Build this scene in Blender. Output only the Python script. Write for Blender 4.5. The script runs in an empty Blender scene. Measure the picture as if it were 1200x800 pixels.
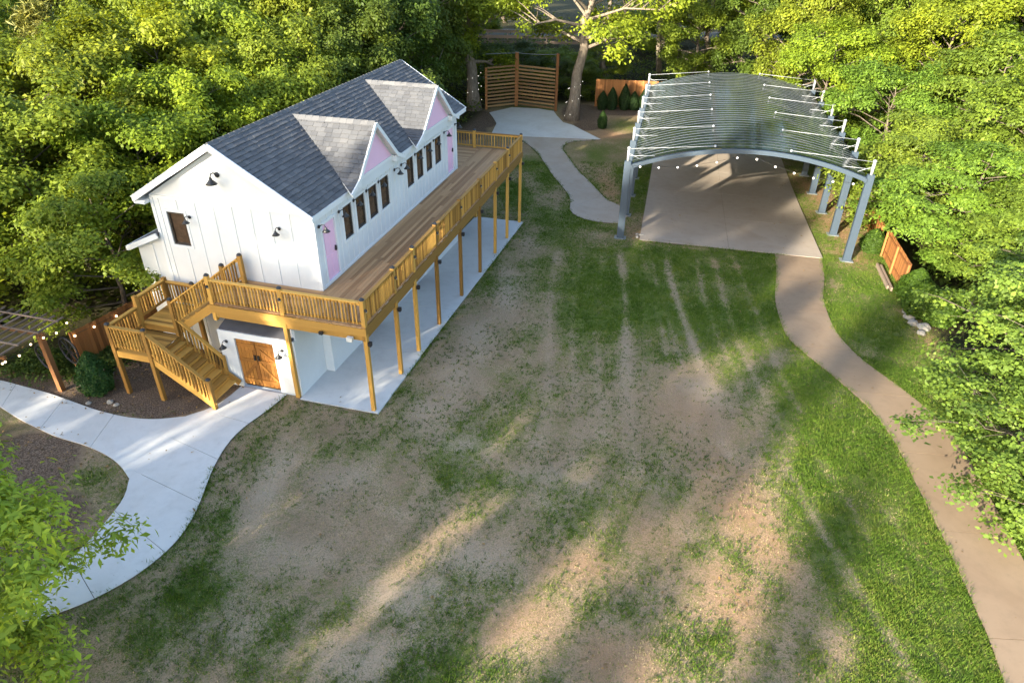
import bpy, math, random
import numpy as np
from mathutils import Vector, Matrix, noise as mnoise

# ------------------------------------------------------------------ camera, sky, sun, exposure
scene = bpy.context.scene
COL = scene.collection
rad = math.radians
CAM_Z, PITCH, ROLL = 14.6, 0.55652, 0.015134
cam_data = bpy.data.cameras.new('camera')
cam_data.lens, cam_data.sensor_width = 36 * 808.66 / 1200, 36
cam_data.clip_start, cam_data.clip_end = 0.1, 2000
cam = bpy.data.objects.new('camera', cam_data)
fw = Vector((0, math.cos(PITCH), -math.sin(PITCH)))
up = Vector((0, math.sin(PITCH), math.cos(PITCH)))
rt = Vector((1, 0, 0))
rt2 = math.cos(ROLL) * rt + math.sin(ROLL) * up
up2 = -math.sin(ROLL) * rt + math.cos(ROLL) * up
cam.matrix_world = Matrix(((rt2.x, up2.x, -fw.x, 0), (rt2.y, up2.y, -fw.y, 0), (rt2.z, up2.z, -fw.z, CAM_Z), (0, 0, 0, 1)))
COL.objects.link(cam)
scene.camera = cam

SUN_AZ, SUN_EL = 218.0, 16.5          # direction towards the sun, clockwise from +Y
world = bpy.data.worlds.new('World')
scene.world = world
world.use_nodes = True
wn = world.node_tree
bg = wn.nodes['Background']
sky = wn.nodes.new('ShaderNodeTexSky')
sky.sky_type = 'NISHITA'
sky.sun_disc = False
sky.sun_elevation = rad(SUN_EL)
sky.sun_rotation = rad(SUN_AZ)
sky.air_density, sky.dust_density, sky.ozone_density = 1.0, 1.4, 1.0
wn.links.new(sky.outputs[0], bg.inputs[0])
bg.inputs[1].default_value = 0.15
sd = bpy.data.lights.new('sun', 'SUN')
sd.energy, sd.angle, sd.color = 5.0, rad(0.55), (1.0, 0.89, 0.70)
sun = bpy.data.objects.new('sun', sd)
COL.objects.link(sun)
sdir = Vector((math.sin(rad(SUN_AZ)) * math.cos(rad(SUN_EL)), math.cos(rad(SUN_AZ)) * math.cos(rad(SUN_EL)), math.sin(rad(SUN_EL))))
sun.rotation_euler = sdir.to_track_quat('Z', 'Y').to_euler()
sun.location = (-40, -50, 40)
scene.view_settings.view_transform = 'Standard'
scene.view_settings.look = 'None'
scene.view_settings.exposure = 2.05
scene.view_settings.gamma = 1.0
scene.view_settings.use_curve_mapping = False

rng = np.random.default_rng(7)
random.seed(7)
HO, HYAW = (-4.551, 18.682), 0.25857            # house frame: origin and turn


def sp(t, k=2.0):
    return k * np.logaddexp(0, np.asarray(t, float) / k)


def gz(x, y):
    u = (np.asarray(x, float) - HO[0]) * math.sin(HYAW) + (np.asarray(y, float) - HO[1]) * math.cos(HYAW)
    return -0.045 * (sp(u - 1) - sp(u - 32))


def g(x, y):
    return float(gz(x, y))


def h2w(v, u):
    return (HO[0] + v * math.cos(HYAW) + u * math.sin(HYAW), HO[1] - v * math.sin(HYAW) + u * math.cos(HYAW))


# ------------------------------------------------------------------ helpers
def link(o, parent=None):
    COL.objects.link(o)
    if parent is not None:
        o.parent = parent
    return o


def tag(o, label=None, cat=None, group=None, kind=None):
    if label: o['label'] = label
    if cat: o['category'] = cat
    if group: o['group'] = group
    if kind: o['kind'] = kind
    return o


def empty(name, loc=(0, 0, 0), rz=0.0, parent=None):
    o = bpy.data.objects.new(name, None)
    o.location = loc
    o.rotation_euler = (0, 0, rz)
    o.empty_display_size = 0.2
    return link(o, parent)


class MB:
    def __init__(s):
        s.v, s.f = [], []

    def add(s, vs, fs):
        n = len(s.v)
        s.v += [tuple(p) for p in vs]
        s.f += [tuple(i + n for i in f) for f in fs]

    def box(s, x0, x1, y0, y1, z0, z1):
        s.add([(x0, y0, z0), (x1, y0, z0), (x1, y1, z0), (x0, y1, z0), (x0, y0, z1), (x1, y0, z1), (x1, y1, z1), (x0, y1, z1)],
              [(0, 3, 2, 1), (4, 5, 6, 7), (0, 1, 5, 4), (1, 2, 6, 5), (2, 3, 7, 6), (3, 0, 4, 7)])
        return s

    def hexa(s, lo, hi):
        """two quads (lower, upper) -> closed solid"""
        s.add(list(lo) + list(hi), [(0, 3, 2, 1), (4, 5, 6, 7), (0, 1, 5, 4), (1, 2, 6, 5), (2, 3, 7, 6), (3, 0, 4, 7)])
        return s

    def slab(s, poly, off):
        """planar polygon extruded by vector off"""
        n = len(poly)
        a = [Vector(p) for p in poly]
        b = [p + Vector(off) for p in a]
        s.add(a + b, [tuple(range(n))[::-1], tuple(range(n, 2 * n))] + [(i, (i + 1) % n, n + (i + 1) % n, n + i) for i in range(n)])
        return s

    def tube(s, pts, r, n=6, cap=True):
        pts = [Vector(p) for p in pts]
        rs = r if isinstance(r, (list, tuple)) else [r] * len(pts)
        base = len(s.v)
        t0 = (pts[1] - pts[0]).normalized()
        a = t0.orthogonal().normalized()
        for i, p in enumerate(pts):
            t = (pts[min(i + 1, len(pts) - 1)] - pts[max(i - 1, 0)]).normalized()
            a = (a - t * a.dot(t)).normalized()
            b = t.cross(a)
            for k in range(n):
                an = 2 * math.pi * k / n
                s.v.append(tuple(p + (a * math.cos(an) + b * math.sin(an)) * rs[i]))
        for i in range(len(pts) - 1):
            for k in range(n):
                s.f.append((base + i * n + k, base + i * n + (k + 1) % n, base + (i + 1) * n + (k + 1) % n, base + (i + 1) * n + k))
        if cap:
            s.f.append(tuple(base + k for k in range(n))[::-1])
            s.f.append(tuple(base + (len(pts) - 1) * n + k for k in range(n)))
        return s

    def ball(s, c, r, n=8, m=5, sz=1.0):
        base = len(s.v)
        for j in range(1, m):
            th = math.pi * j / m
            for k in range(n):
                ph = 2 * math.pi * k / n
                s.v.append((c[0] + r * math.sin(th) * math.cos(ph), c[1] + r * math.sin(th) * math.sin(ph), c[2] + sz * r * math.cos(th)))
        tp, bt = len(s.v), len(s.v) + 1
        s.v += [(c[0], c[1], c[2] + r * sz), (c[0], c[1], c[2] - r * sz)]
        for j in range(m - 2):
            for k in range(n):
                s.f.append((base + j * n + k, base + (j + 1) * n + k, base + (j + 1) * n + (k + 1) % n, base + j * n + (k + 1) % n))
        for k in range(n):
            s.f.append((tp, base + k, base + (k + 1) % n))
            s.f.append((bt, base + (m - 2) * n + (k + 1) % n, base + (m - 2) * n + k))
        return s

    def lathe(s, prof, c=(0, 0, 0), n=10):
        base = len(s.v)
        for r, z in prof:
            for k in range(n):
                an = 2 * math.pi * k / n
                s.v.append((c[0] + r * math.cos(an), c[1] + r * math.sin(an), c[2] + z))
        for i in range(len(prof) - 1):
            for k in range(n):
                s.f.append((base + i * n + k, base + i * n + (k + 1) % n, base + (i + 1) * n + (k + 1) % n, base + (i + 1) * n + k))
        return s

    def mesh(s, name, mat=None, smooth=False):
        me = bpy.data.meshes.new(name)
        me.from_pydata(s.v, [], s.f)
        if mat: me.materials.append(mat)
        if smooth:
            me.polygons.foreach_set('use_smooth', [True] * len(me.polygons))
        me.update()
        return me

    def build(s, name, mat, parent=None, smooth=False):
        return link(bpy.data.objects.new(name, s.mesh(name, mat, smooth)), parent)


_unit = {}


def ubox(mat):
    if mat.name not in _unit:
        _unit[mat.name] = MB().box(-.5, .5, -.5, .5, -.5, .5).mesh('unit_' + mat.name, mat)
    return _unit[mat.name]


def bar(name, p0, p1, w, h, mat, parent=None, upv=(0, 0, 1)):
    """a straight timber or plate from p0 to p1, w wide, h deep, sharing one box mesh per material"""
    p0, p1 = Vector(p0), Vector(p1)
    d = p1 - p0
    L = d.length
    x = d / L
    u_ = Vector(upv)
    if abs(u_.dot(x)) > 0.98: u_ = Vector((0, 1, 0))
    y = u_.cross(x).normalized()
    z = x.cross(y)
    o = bpy.data.objects.new(name, ubox(mat))
    link(o, parent)
    m = Matrix(((x.x, y.x, z.x), (x.y, y.y, z.y), (x.z, y.z, z.z)))
    o.location = (p0 + p1) / 2
    o.rotation_euler = m.to_euler()
    o.scale = (L, w, h)
    return o


def blk(name, x0, x1, y0, y1, z0, z1, mat, parent=None):
    o = bpy.data.objects.new(name, ubox(mat))
    link(o, parent)
    o.location = ((x0 + x1) / 2, (y0 + y1) / 2, (z0 + z1) / 2)
    o.scale = (x1 - x0, y1 - y0, z1 - z0)
    return o


def np_mesh(name, V, F4=None, F3=None, mat=None, attrs=None, smooth=False):
    """fast mesh from numpy arrays of quads or triangles; attrs: {name: per-vertex float}"""
    F = F4 if F4 is not None else F3
    k = F.shape[1]
    me = bpy.data.meshes.new(name)
    me.vertices.add(len(V))
    me.vertices.foreach_set('co', np.ascontiguousarray(V, dtype=np.float32).ravel())
    me.loops.add(F.size)
    me.loops.foreach_set('vertex_index', np.ascontiguousarray(F, dtype=np.int32).ravel())
    me.polygons.add(len(F))
    me.polygons.foreach_set('loop_start', np.arange(0, F.size, k, dtype=np.int32))
    me.polygons.foreach_set('loop_total', np.full(len(F), k, dtype=np.int32))
    if smooth:
        me.polygons.foreach_set('use_smooth', np.ones(len(F), dtype=bool))
    for an, val in (attrs or {}).items():
        a = me.attributes.new(an, 'FLOAT', 'POINT')
        a.data.foreach_set('value', np.ascontiguousarray(val, dtype=np.float32))
    if mat: me.materials.append(mat)
    me.update(calc_edges=True)
    me.validate()
    return me


# ------------------------------------------------------------------ materials
class NT:
    def __init__(s, name):
        s.m = bpy.data.materials.new(name)
        s.m.use_nodes = True
        s.t = s.m.node_tree
        s.b = s.t.nodes['Principled BSDF']
        s.out = s.t.nodes['Material Output']

    def n(s, typ, **kw):
        nd = s.t.nodes.new('ShaderNode' + typ)
        for k, v in kw.items(): setattr(nd, k, v)
        return nd

    def l(s, a, b):
        s.t.links.new(a, b)

    def val(s, sock, v):
        if hasattr(v, 'is_output') or isinstance(v, bpy.types.NodeSocket): s.l(v, sock)
        else: sock.default_value = v

    def math(s, op, a, b=0.5, clamp=False):
        nd = s.n('Math', operation=op, use_clamp=clamp)
        s.val(nd.inputs[0], a); s.val(nd.inputs[1], b)
        return nd.outputs[0]

    def mix(s, f, a, b, bt='MIX'):
        nd = s.n('Mix', data_type='RGBA', blend_type=bt)
        s.val(nd.inputs[0], f)
        for i, c in ((6, a), (7, b)):
            if isinstance(c, (tuple, list)): nd.inputs[i].default_value = (*c[:3], 1)
            else: s.l(c, nd.inputs[i])
        return nd.outputs[2]

    def noise(s, scale, detail=4, rough=0.55, vec=None, dist=0.0):
        nd = s.n('TexNoise')
        nd.inputs['Scale'].default_value = scale
        nd.inputs['Detail'].default_value = detail
        nd.inputs['Roughness'].default_value = rough
        nd.inputs['Distortion'].default_value = dist
        if vec is not None: s.l(vec, nd.inputs['Vector'])
        return nd.outputs['Fac']

    def coord(s, kind='Object', scale=None):
        o = s.n('TexCoord').outputs[kind]
        if scale:
            mp = s.n('Mapping')
            mp.inputs['Scale'].default_value = scale
            s.l(o, mp.inputs[0])
            o = mp.outputs[0]
        return o

    def ramp(s, f, stops):
        nd = s.n('ValToRGB')
        e = nd.color_ramp.elements
        while len(e) < len(stops): e.new(0.5)
        for i, (p, c) in enumerate(stops):
            e[i].position = p
            e[i].color = (*c, 1) if isinstance(c, (tuple, list)) else (c, c, c, 1)
        s.l(f, nd.inputs[0])
        return nd.outputs[0]

    def attr(s, name):
        return s.n('Attribute', attribute_name=name).outputs['Fac']

    def bump(s, h, strength=0.3, dist=0.02):
        nd = s.n('Bump')
        nd.inputs['Strength'].default_value = strength
        nd.inputs['Distance'].default_value = dist
        s.l(h, nd.inputs['Height'])
        s.l(nd.outputs[0], s.b.inputs['Normal'])

    def done(s, col=None, rough=None, metal=None, spec=None):
        if col is not None:
            if isinstance(col, (tuple, list)): s.b.inputs['Base Color'].default_value = (*col, 1)
            else: s.l(col, s.b.inputs['Base Color'])
        if rough is not None: s.val(s.b.inputs['Roughness'], rough)
        if metal is not None: s.b.inputs['Metallic'].default_value = metal
        if spec is not None: s.b.inputs['Specular IOR Level'].default_value = spec
        return s.m


def m_plain(name, c, rough=0.6, metal=0.0, var=0.12, scale=3.0, kind='Object', bump=0.0, spec=0.5):
    t = NT(name)
    v = t.coord(kind)
    f = t.noise(scale, 5, 0.6, v)
    col = t.mix(f, tuple(x * (1 - var) for x in c), tuple(min(1, x * (1 + var)) for x in c))
    if bump:
        t.bump(t.noise(scale * 12, 3, 0.6, v), bump, 0.01)
    return t.done(col, rough, metal, spec)


def m_wood(name, c_lo, c_hi, rough=0.65, rnd=0.35, grain=(1.5, 9, 9)):
    """timber: grain runs along local X of each bar; a random tone for each piece"""
    t = NT(name)
    v = t.coord('Object', grain)
    oi = t.n('ObjectInfo')
    add = t.n('VectorMath', operation='ADD')
    t.l(v, add.inputs[0])
    sc = t.math('MULTIPLY', oi.outputs['Random'], 57.0)
    t.l(sc, add.inputs[1])
    f = t.noise(2.2, 6, 0.65, add.outputs[0], 0.6)
    f2 = t.math('ADD', t.math('MULTIPLY', f, 1.0 - rnd), t.math('MULTIPLY', oi.outputs['Random'], rnd))
    col = t.ramp(f2, [(0.22, c_lo), (0.72, c_hi)])
    t.bump(f, 0.25, 0.01)
    return t.done(col, rough, spec=0.3)


M = {}
M['lumber'] = m_wood('golden_lumber', (0.21, 0.108, 0.024), (0.58, 0.325, 0.072), rnd=0.58)
M['deckboard'] = m_wood('deck_board_wood', (0.23, 0.12, 0.05), (0.46, 0.27, 0.13), rnd=0.5)
M['doorwood'] = m_wood('door_wood', (0.17, 0.065, 0.014), (0.42, 0.18, 0.035))
M['cedar'] = m_wood('cedar_fence', (0.15, 0.058, 0.018), (0.36, 0.155, 0.048), rnd=0.45)
M['slatwood'] = m_wood('slat_wood', (0.16, 0.085, 0.035), (0.34, 0.2, 0.085), rnd=0.4)
M['greywood'] = m_wood('weathered_wood', (0.16, 0.12, 0.09), (0.36, 0.28, 0.22))
M['lattice'] = m_wood('lattice_wood', (0.09, 0.065, 0.05), (0.22, 0.165, 0.13))
M['postwood'] = m_wood('brown_post', (0.13, 0.055, 0.02), (0.26, 0.12, 0.045))


def m_white(name, base=(0.66, 0.69, 0.71)):
    t = NT(name)
    v = t.coord('Object')
    f = t.noise(0.9, 6, 0.65, v)
    f2 = t.noise(14, 3, 0.6, t.coord('Object', (1, 1, 0.12)))
    c = t.mix(t.ramp(f, [(0.35, 0.0), (0.75, 1.0)]), base, tuple(x * 0.9 for x in base))
    c = t.mix(t.math('MULTIPLY', f2, 0.10), c, (0.5, 0.48, 0.42))
    t.bump(t.noise(60, 2, 0.5, v), 0.06, 0.004)
    return t.done(c, 0.5, spec=0.35)


M['white'] = m_white('white_siding')
M['trim'] = m_white('white_trim', (0.72, 0.745, 0.76))
M['pink'] = m_plain('pink_paint', (0.80, 0.50, 0.66), 0.5, var=0.05)
M['black'] = m_plain('black_metal', (0.018, 0.018, 0.02), 0.4, 0.0, var=0.3, scale=12)
M['lampglass'] = m_plain('frosted_lamp_glass', (0.55, 0.55, 0.52), 0.35, var=0.05)
M['frame'] = m_plain('dark_window_frame', (0.03, 0.024, 0.02), 0.45, var=0.2)


def m_glass_dark(name, c=(0.05, 0.032, 0.02)):
    t = NT(name)
    f = t.noise(3.5, 5, 0.7, t.coord('Object'), 0.5)
    col = t.ramp(f, [(0.35, c), (0.75, tuple(x * 2.2 for x in c))])
    return t.done(col, 0.04, spec=0.7)


M['pane'] = m_glass_dark('dark_window_pane')


def m_shingle():
    t = NT('asphalt_shingle')
    a = t.attr('tone')
    v = t.coord('Object')
    f = t.noise(90, 3, 0.7, v)
    f2 = t.noise(1.3, 4, 0.6, v)
    base = t.ramp(a, [(0.0, (0.05, 0.055, 0.066)), (0.5, (0.10, 0.108, 0.122)), (1.0, (0.19, 0.193, 0.20))])
    c = t.mix(t.math('MULTIPLY', f, 0.55), base, (0.03, 0.03, 0.035))
    c = t.mix(t.math('MULTIPLY', f2, 0.35), c, (0.16, 0.15, 0.14))
    t.bump(f, 0.4, 0.006)
    return t.done(c, 0.9, spec=0.2)


M['shingle'] = m_shingle()
M['darkroof'] = m_plain('dark_membrane_roof', (0.07, 0.07, 0.08), 0.75, var=0.35, scale=2.0)


def m_concrete(name, c, stain=(0.30, 0.22, 0.15), amt=0.35, rough=0.85):
    t = NT(name)
    geo = t.n('NewGeometry').outputs['Position']
    oi = t.n('ObjectInfo').outputs['Random']
    f = t.noise(0.45, 6, 0.6, geo, 0.6)
    f2 = t.noise(2.6, 6, 0.7, geo)
    f3 = t.noise(45, 3, 0.6, geo)
    col = t.mix(t.math('MULTIPLY', t.ramp(f, [(0.45, 0.0), (0.75, 1.0)]), amt), c, stain)
    col = t.mix(t.math('MULTIPLY', t.ramp(f2, [(0.48, 0.0), (0.78, 1.0)]), 0.42), col, tuple(x * 0.6 for x in c))
    col = t.mix(t.math('MULTIPLY', f3, 0.22), col, tuple(x * 0.72 for x in c))
    col = t.mix(t.math('MULTIPLY', oi, 0.10), col, tuple(min(1, x * 1.2) for x in c))
    # hairline cracks and leaf litter specks
    sp_ = t.n('TexVoronoi')
    sp_.inputs['Scale'].default_value = 3.1
    t.l(geo, sp_.inputs['Vector'])
    spot = t.ramp(sp_.outputs['Distance'], [(0.0, 1.0), (0.07, 0.0)])
    col = t.mix(t.math('MULTIPLY', spot, 0.4), col, (0.14, 0.11, 0.07))
    t.bump(f3, 0.2, 0.004)
    return t.done(col, rough, spec=0.3)


M['conc_white'] = m_concrete('pale_concrete', (0.56, 0.56, 0.55), (0.40, 0.37, 0.33), 0.5)
M['conc_patio'] = m_concrete('patio_concrete', (0.54, 0.55, 0.55), (0.45, 0.44, 0.42), 0.4)
M['conc_tan'] = m_concrete('tan_concrete', (0.265, 0.19, 0.125), (0.165, 0.105, 0.062), 0.5)
M['conc_grey'] = m_concrete('grey_tan_concrete', (0.37, 0.315, 0.26), (0.25, 0.18, 0.12), 0.5)
M['joint'] = m_plain('joint_soil', (0.13, 0.10, 0.075), 0.95, var=0.3)
M['steel_blue'] = m_plain('blue_grey_steel', (0.04, 0.062, 0.09), 0.5, 0.1, var=0.10, scale=1.5)
M['tube'] = m_plain('dull_roof_tube', (0.09, 0.105, 0.11), 0.45, 0.3, var=0.2, scale=5)
M['steel'] = m_plain('galvanised_steel', (0.20, 0.225, 0.24), 0.5, 0.2, var=0.12, scale=5)
M['white_steel'] = m_plain('white_painted_steel', (0.32, 0.34, 0.36), 0.4, 0.1, var=0.08)


def m_sheet():
    t = NT('glossy_corrugated_sheet')
    geo = t.n('NewGeometry').outputs['Position']
    f = t.noise(0.7, 5, 0.6, geo)
    col = t.mix(f, (0.003, 0.010, 0.015), (0.008, 0.022, 0.03))
    t.bump(t.noise(2.6, 3, 0.6, geo, 0.8), 0.10, 0.04)
    return t.done(col, 0.04, 0.0, 0.28)


M['sheet'] = m_sheet()


def m_bulb(name, col, e):
    t = NT(name)
    t.b.inputs['Emission Color'].default_value = (*col, 1)
    t.b.inputs['Emission Strength'].default_value = e
    return t.done(col, 0.3)


M['bulb'] = m_bulb('white_bulb', (1.0, 0.93, 0.82), 0.8)
M['warm_bulb'] = m_bulb('warm_bulb', (1.0, 0.72, 0.42), 1.8)


def m_leaf(name, trans=0.42):
    t = NT(name)
    a = t.attr('tone')
    oi = t.n('ObjectInfo')
    tint = oi.outputs['Color']
    br = t.ramp(a, [(0.0, (0.42, 0.46, 0.42)), (0.5, (0.95, 0.98, 0.9)), (1.0, (1.65, 1.5, 1.05))])
    col = t.mix(1.0, tint, br, 'MULTIPLY')
    t.b.inputs['Roughness'].default_value = 0.55
    t.b.inputs['Specular IOR Level'].default_value = 0.25
    t.l(col, t.b.inputs['Base Color'])
    tr = t.n('BsdfTranslucent')
    colt = t.mix(1.0, col, (1.25, 1.15, 0.55), 'MULTIPLY')
    t.l(colt, tr.inputs['Color'])
    mx = t.n('MixShader')
    mx.inputs[0].default_value = trans
    t.l(t.b.outputs[0], mx.inputs[1])
    t.l(tr.outputs[0], mx.inputs[2])
    t.l(mx.outputs[0], t.out.inputs['Surface'])
    return t.m


M['leaf'] = m_leaf('leaves')
M['needle'] = m_leaf('needles', 0.15)


def m_bark(name, lo, hi):
    t = NT(name)
    v = t.coord('Object', (3, 3, 0.6))
    f = t.noise(3.5, 6, 0.7, v, 0.8)
    t.bump(f, 0.9, 0.06)
    return t.done(t.ramp(f, [(0.3, lo), (0.7, hi)]), 0.9, spec=0.15)


M['bark'] = m_bark('bark', (0.055, 0.043, 0.034), (0.21, 0.175, 0.14))
M['palebark'] = m_bark('pale_bark', (0.09, 0.072, 0.055), (0.32, 0.265, 0.205))
M['stone'] = m_plain('pale_stone', (0.25, 0.235, 0.21), 0.85, var=0.25, scale=4, bump=0.4)


def m_ground():
    t = NT('lawn_and_soil')
    geo = t.n('NewGeometry').outputs['Position']
    gr, cl, mu, du, wd = (t.attr(x) for x in ('grass', 'clay', 'mulch', 'dust', 'wood_floor'))
    n1 = t.noise(0.8, 7, 0.65, geo, 0.5)
    n2 = t.noise(5.0, 6, 0.7, geo)
    n3 = t.noise(26, 5, 0.7, geo)
    n4 = t.noise(70, 3, 0.6, geo)
    n5 = t.noise(150, 2, 0.6, geo)
    soil = t.ramp(n1, [(0.3, (0.28, 0.185, 0.115)), (0.55, (0.38, 0.265, 0.17)), (0.75, (0.46, 0.345, 0.235))])
    soil = t.mix(t.math('MULTIPLY', t.ramp(n2, [(0.45, 0.0), (0.7, 1.0)]), 0.35), soil, (0.22, 0.165, 0.105))
    soil = t.mix(t.math('MULTIPLY', t.ramp(n3, [(0.46, 0.0), (0.60, 1.0)]), 0.75), soil, (0.15, 0.12, 0.065))
    soil = t.mix(t.math('MULTIPLY', t.ramp(n4, [(0.52, 0.0), (0.66, 1.0)]), 0.5), soil, (0.54, 0.43, 0.29))
    soil = t.mix(t.math('MULTIPLY', du, t.ramp(n2, [(0.3, 0.35), (0.7, 1.0)])), soil, (0.53, 0.425, 0.315))
    soil = t.mix(t.math('MULTIPLY', cl, t.ramp(n2, [(0.3, 0.4), (0.7, 1.0)])), soil, (0.42, 0.225, 0.115))
    soil = t.mix(t.math('MULTIPLY', t.ramp(n5, [(0.5, 0.0), (0.7, 1.0)]), 0.45), soil, (0.12, 0.095, 0.06))
    green = t.ramp(n2, [(0.3, (0.05, 0.085, 0.014)), (0.5, (0.10, 0.14, 0.024)), (0.72, (0.20, 0.195, 0.06))])
    # thresholded grass cover: patchy where thin, closed where dense
    cov = t.math('ADD', gr, t.math('MULTIPLY', t.math('SUBTRACT', n3, 0.5), 1.5))
    cov = t.math('ADD', cov, t.math('MULTIPLY', t.math('SUBTRACT', n2, 0.5), 1.1))
    cov = t.ramp(cov, [(0.26, 0.0), (0.44, 0.35), (0.7, 1.0)])
    col = t.mix(cov, soil, green)
    mulch = t.ramp(n3, [(0.36, (0.04, 0.027, 0.02)), (0.5, (0.14, 0.095, 0.066)), (0.66, (0.32, 0.24, 0.18))])
    col = t.mix(t.ramp(t.math('ADD', mu, t.math('MULTIPLY', t.math('SUBTRACT', n2, 0.5), 0.5)), [(0.4, 0.0), (0.6, 1.0)]), col, mulch)
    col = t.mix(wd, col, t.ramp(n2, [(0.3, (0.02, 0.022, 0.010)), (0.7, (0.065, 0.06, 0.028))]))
    col = t.mix(t.math('MULTIPLY', n4, 0.25), col, (0.05, 0.045, 0.03))
    t.bump(t.math('ADD', n3, t.math('MULTIPLY', n4, 0.5)), 0.55, 0.06)
    return t.done(col, 0.95, spec=0.1)


M['ground'] = m_ground()


def m_grass():
    t = NT('grass_blades')
    a = t.attr('tone')
    col = t.ramp(a, [(0.0, (0.045, 0.09, 0.012)), (0.4, (0.095, 0.165, 0.018)), (0.7, (0.20, 0.22, 0.045)), (1.0, (0.48, 0.39, 0.22))])
    tr = t.n('BsdfTranslucent')
    t.l(col, tr.inputs['Color'])
    t.done(col, 0.7, spec=0.15)
    mx = t.n('MixShader')
    mx.inputs[0].default_value = 0.25
    t.l(t.b.outputs[0], mx.inputs[1]); t.l(tr.outputs[0], mx.inputs[2]); t.l(mx.outputs[0], t.out.inputs['Surface'])
    return t.m


M['grass'] = m_grass()
M['asphalt'] = m_plain('asphalt', (0.06, 0.06, 0.062), 0.9, var=0.3, kind='Object', scale=0.5)


# ------------------------------------------------------------------ ground
def vnoise(x, y, scale, seed):
    r = np.random.default_rng(seed)
    T = r.random((256, 256))
    fx, fy = np.asarray(x) / scale + 1000.3, np.asarray(y) / scale + 1000.7
    ix, iy = np.floor(fx).astype(int), np.floor(fy).astype(int)
    tx, ty = fx - ix, fy - iy
    tx, ty = tx * tx * (3 - 2 * tx), ty * ty * (3 - 2 * ty)
    c = lambda i, j: T[(ix + i) % 256, (iy + j) % 256]
    return (c(0, 0) * (1 - tx) + c(1, 0) * tx) * (1 - ty) + (c(0, 1) * (1 - tx) + c(1, 1) * tx) * ty


def fbm(x, y, scale, seed, octv=4):
    s, a, tot = 0, 1.0, 0
    for k in range(octv):
        s = s + a * vnoise(x, y, scale / 2 ** k, seed + k)
        tot += a
        a *= 0.55
    return s / tot


def blobs(x, y, lst):
    o = np.zeros_like(x)
    for bx, by, rx, ry, am in lst:
        o = np.maximum(o, am * np.exp(-(((x - bx) / rx) ** 2 + ((y - by) / ry) ** 2)))
    return o


def seg_dist(x, y, pts):
    d = np.full_like(x, 1e9)
    for (ax, ay), (bx, by) in zip(pts[:-1], pts[1:]):
        ex, ey = bx - ax, by - ay
        t = np.clip(((x - ax) * ex + (y - ay) * ey) / (ex * ex + ey * ey), 0, 1)
        d = np.minimum(d, np.hypot(x - ax - t * ex, y - ay - t * ey))
    return d


LP_TOP = [(-19.99, 20.68), (-18.30, 20.23), (-16.19, 19.51), (-14.05, 18.58), (-12.87, 18.23), (-11.9, 18.14), (-11.15, 18.32)]
LP_RIGHT = [(-7.95, 19.72), (-8.37, 18.69), (-8.78, 18.02), (-9.04, 17.30), (-9.12, 16.47), (-9.09, 15.61), (-8.97, 14.71), (-8.89, 13.87), (-8.95, 13.08), (-9.17, 12.43), (-9.55, 11.79), (-10.05, 11.25), (-10.56, 10.82), (-11.21, 10.50), (-12.03, 10.18), (-13.04, 9.89), (-15.5, 9.3)]
LP_MAINL = [(-9.72, 20.18), (-9.95, 19.4), (-10.35, 18.72), (-11.15, 18.32), (-11.5, 15.40), (-11.26, 14.94), (-11.16, 14.42), (-11.21, 13.88), (-11.29, 13.34), (-11.33, 12.88), (-11.59, 12.10), (-11.89, 11.62), (-12.53, 11.2), (-13.52, 10.85), (-16.0, 10.3)]
LP_BOT = [(-19.55, 19.4), (-17.70, 18.86), (-16.34, 18.02), (-14.72, 17.20), (-13.54, 16.81), (-12.65, 16.38), (-11.97, 15.92), (-11.5, 15.40)]
RP_LEFT = [(14.05, 34.08), (13.35, 31.65), (12.43, 29.08), (12.02, 27.70), (11.76, 26.35), (11.52, 24.94), (11.60, 24.14), (12.12, 22.30), (12.55, 20.66), (12.78, 19.33), (12.74, 17.88), (12.58, 16.78), (12.28, 14.85), (12.03, 13.21), (11.75, 11.66), (11.51, 10.31), (11.23, 9.33), (10.6, 7.0)]
RP_RIGHT = [(16.40, 33.62), (15.60, 31.18), (14.53, 28.65), (14.05, 26.72), (13.80, 25.3), (13.8, 24.1), (13.95, 22.84), (14.43, 21.31), (14.76, 19.93), (14.90, 18.61), (14.77, 17.28), (14.42, 15.64), (14.12, 14.05), (13.84, 12.81), (13.32, 10.57), (12.66, 8.48), (12.2, 7.0)]
BP_LEFT = [(-0.20, 58.23), (0.87, 56.51), (1.84, 53.47), (2.73, 47.88), (3.52, 44.03), (3.69, 42.25), (3.42, 41.05), (3.52, 39.77), (4.07, 38.89), (4.86, 38.35), (6.23, 38.30)]
BP_RIGHT = [(7.12, 57.61), (4.3, 56.8), (3.72, 54.98), (4.64, 49.06), (5.39, 45.79), (6.00, 42.44), (6.3, 42.1), (6.6, 41.8), (6.8, 41.3), (6.9, 40.6), (7.0, 39.8)]

xs = np.concatenate([-np.geomspace(500, 23, 28), np.arange(-22, 23.9, 0.2), np.geomspace(24, 500, 28)])
ys = np.concatenate([np.linspace(-260, 5.5, 30), np.arange(6, 46, 0.2), np.arange(46, 72, 0.4), np.geomspace(72, 700, 36)])
GX, GY = np.meshgrid(xs, ys)


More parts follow.
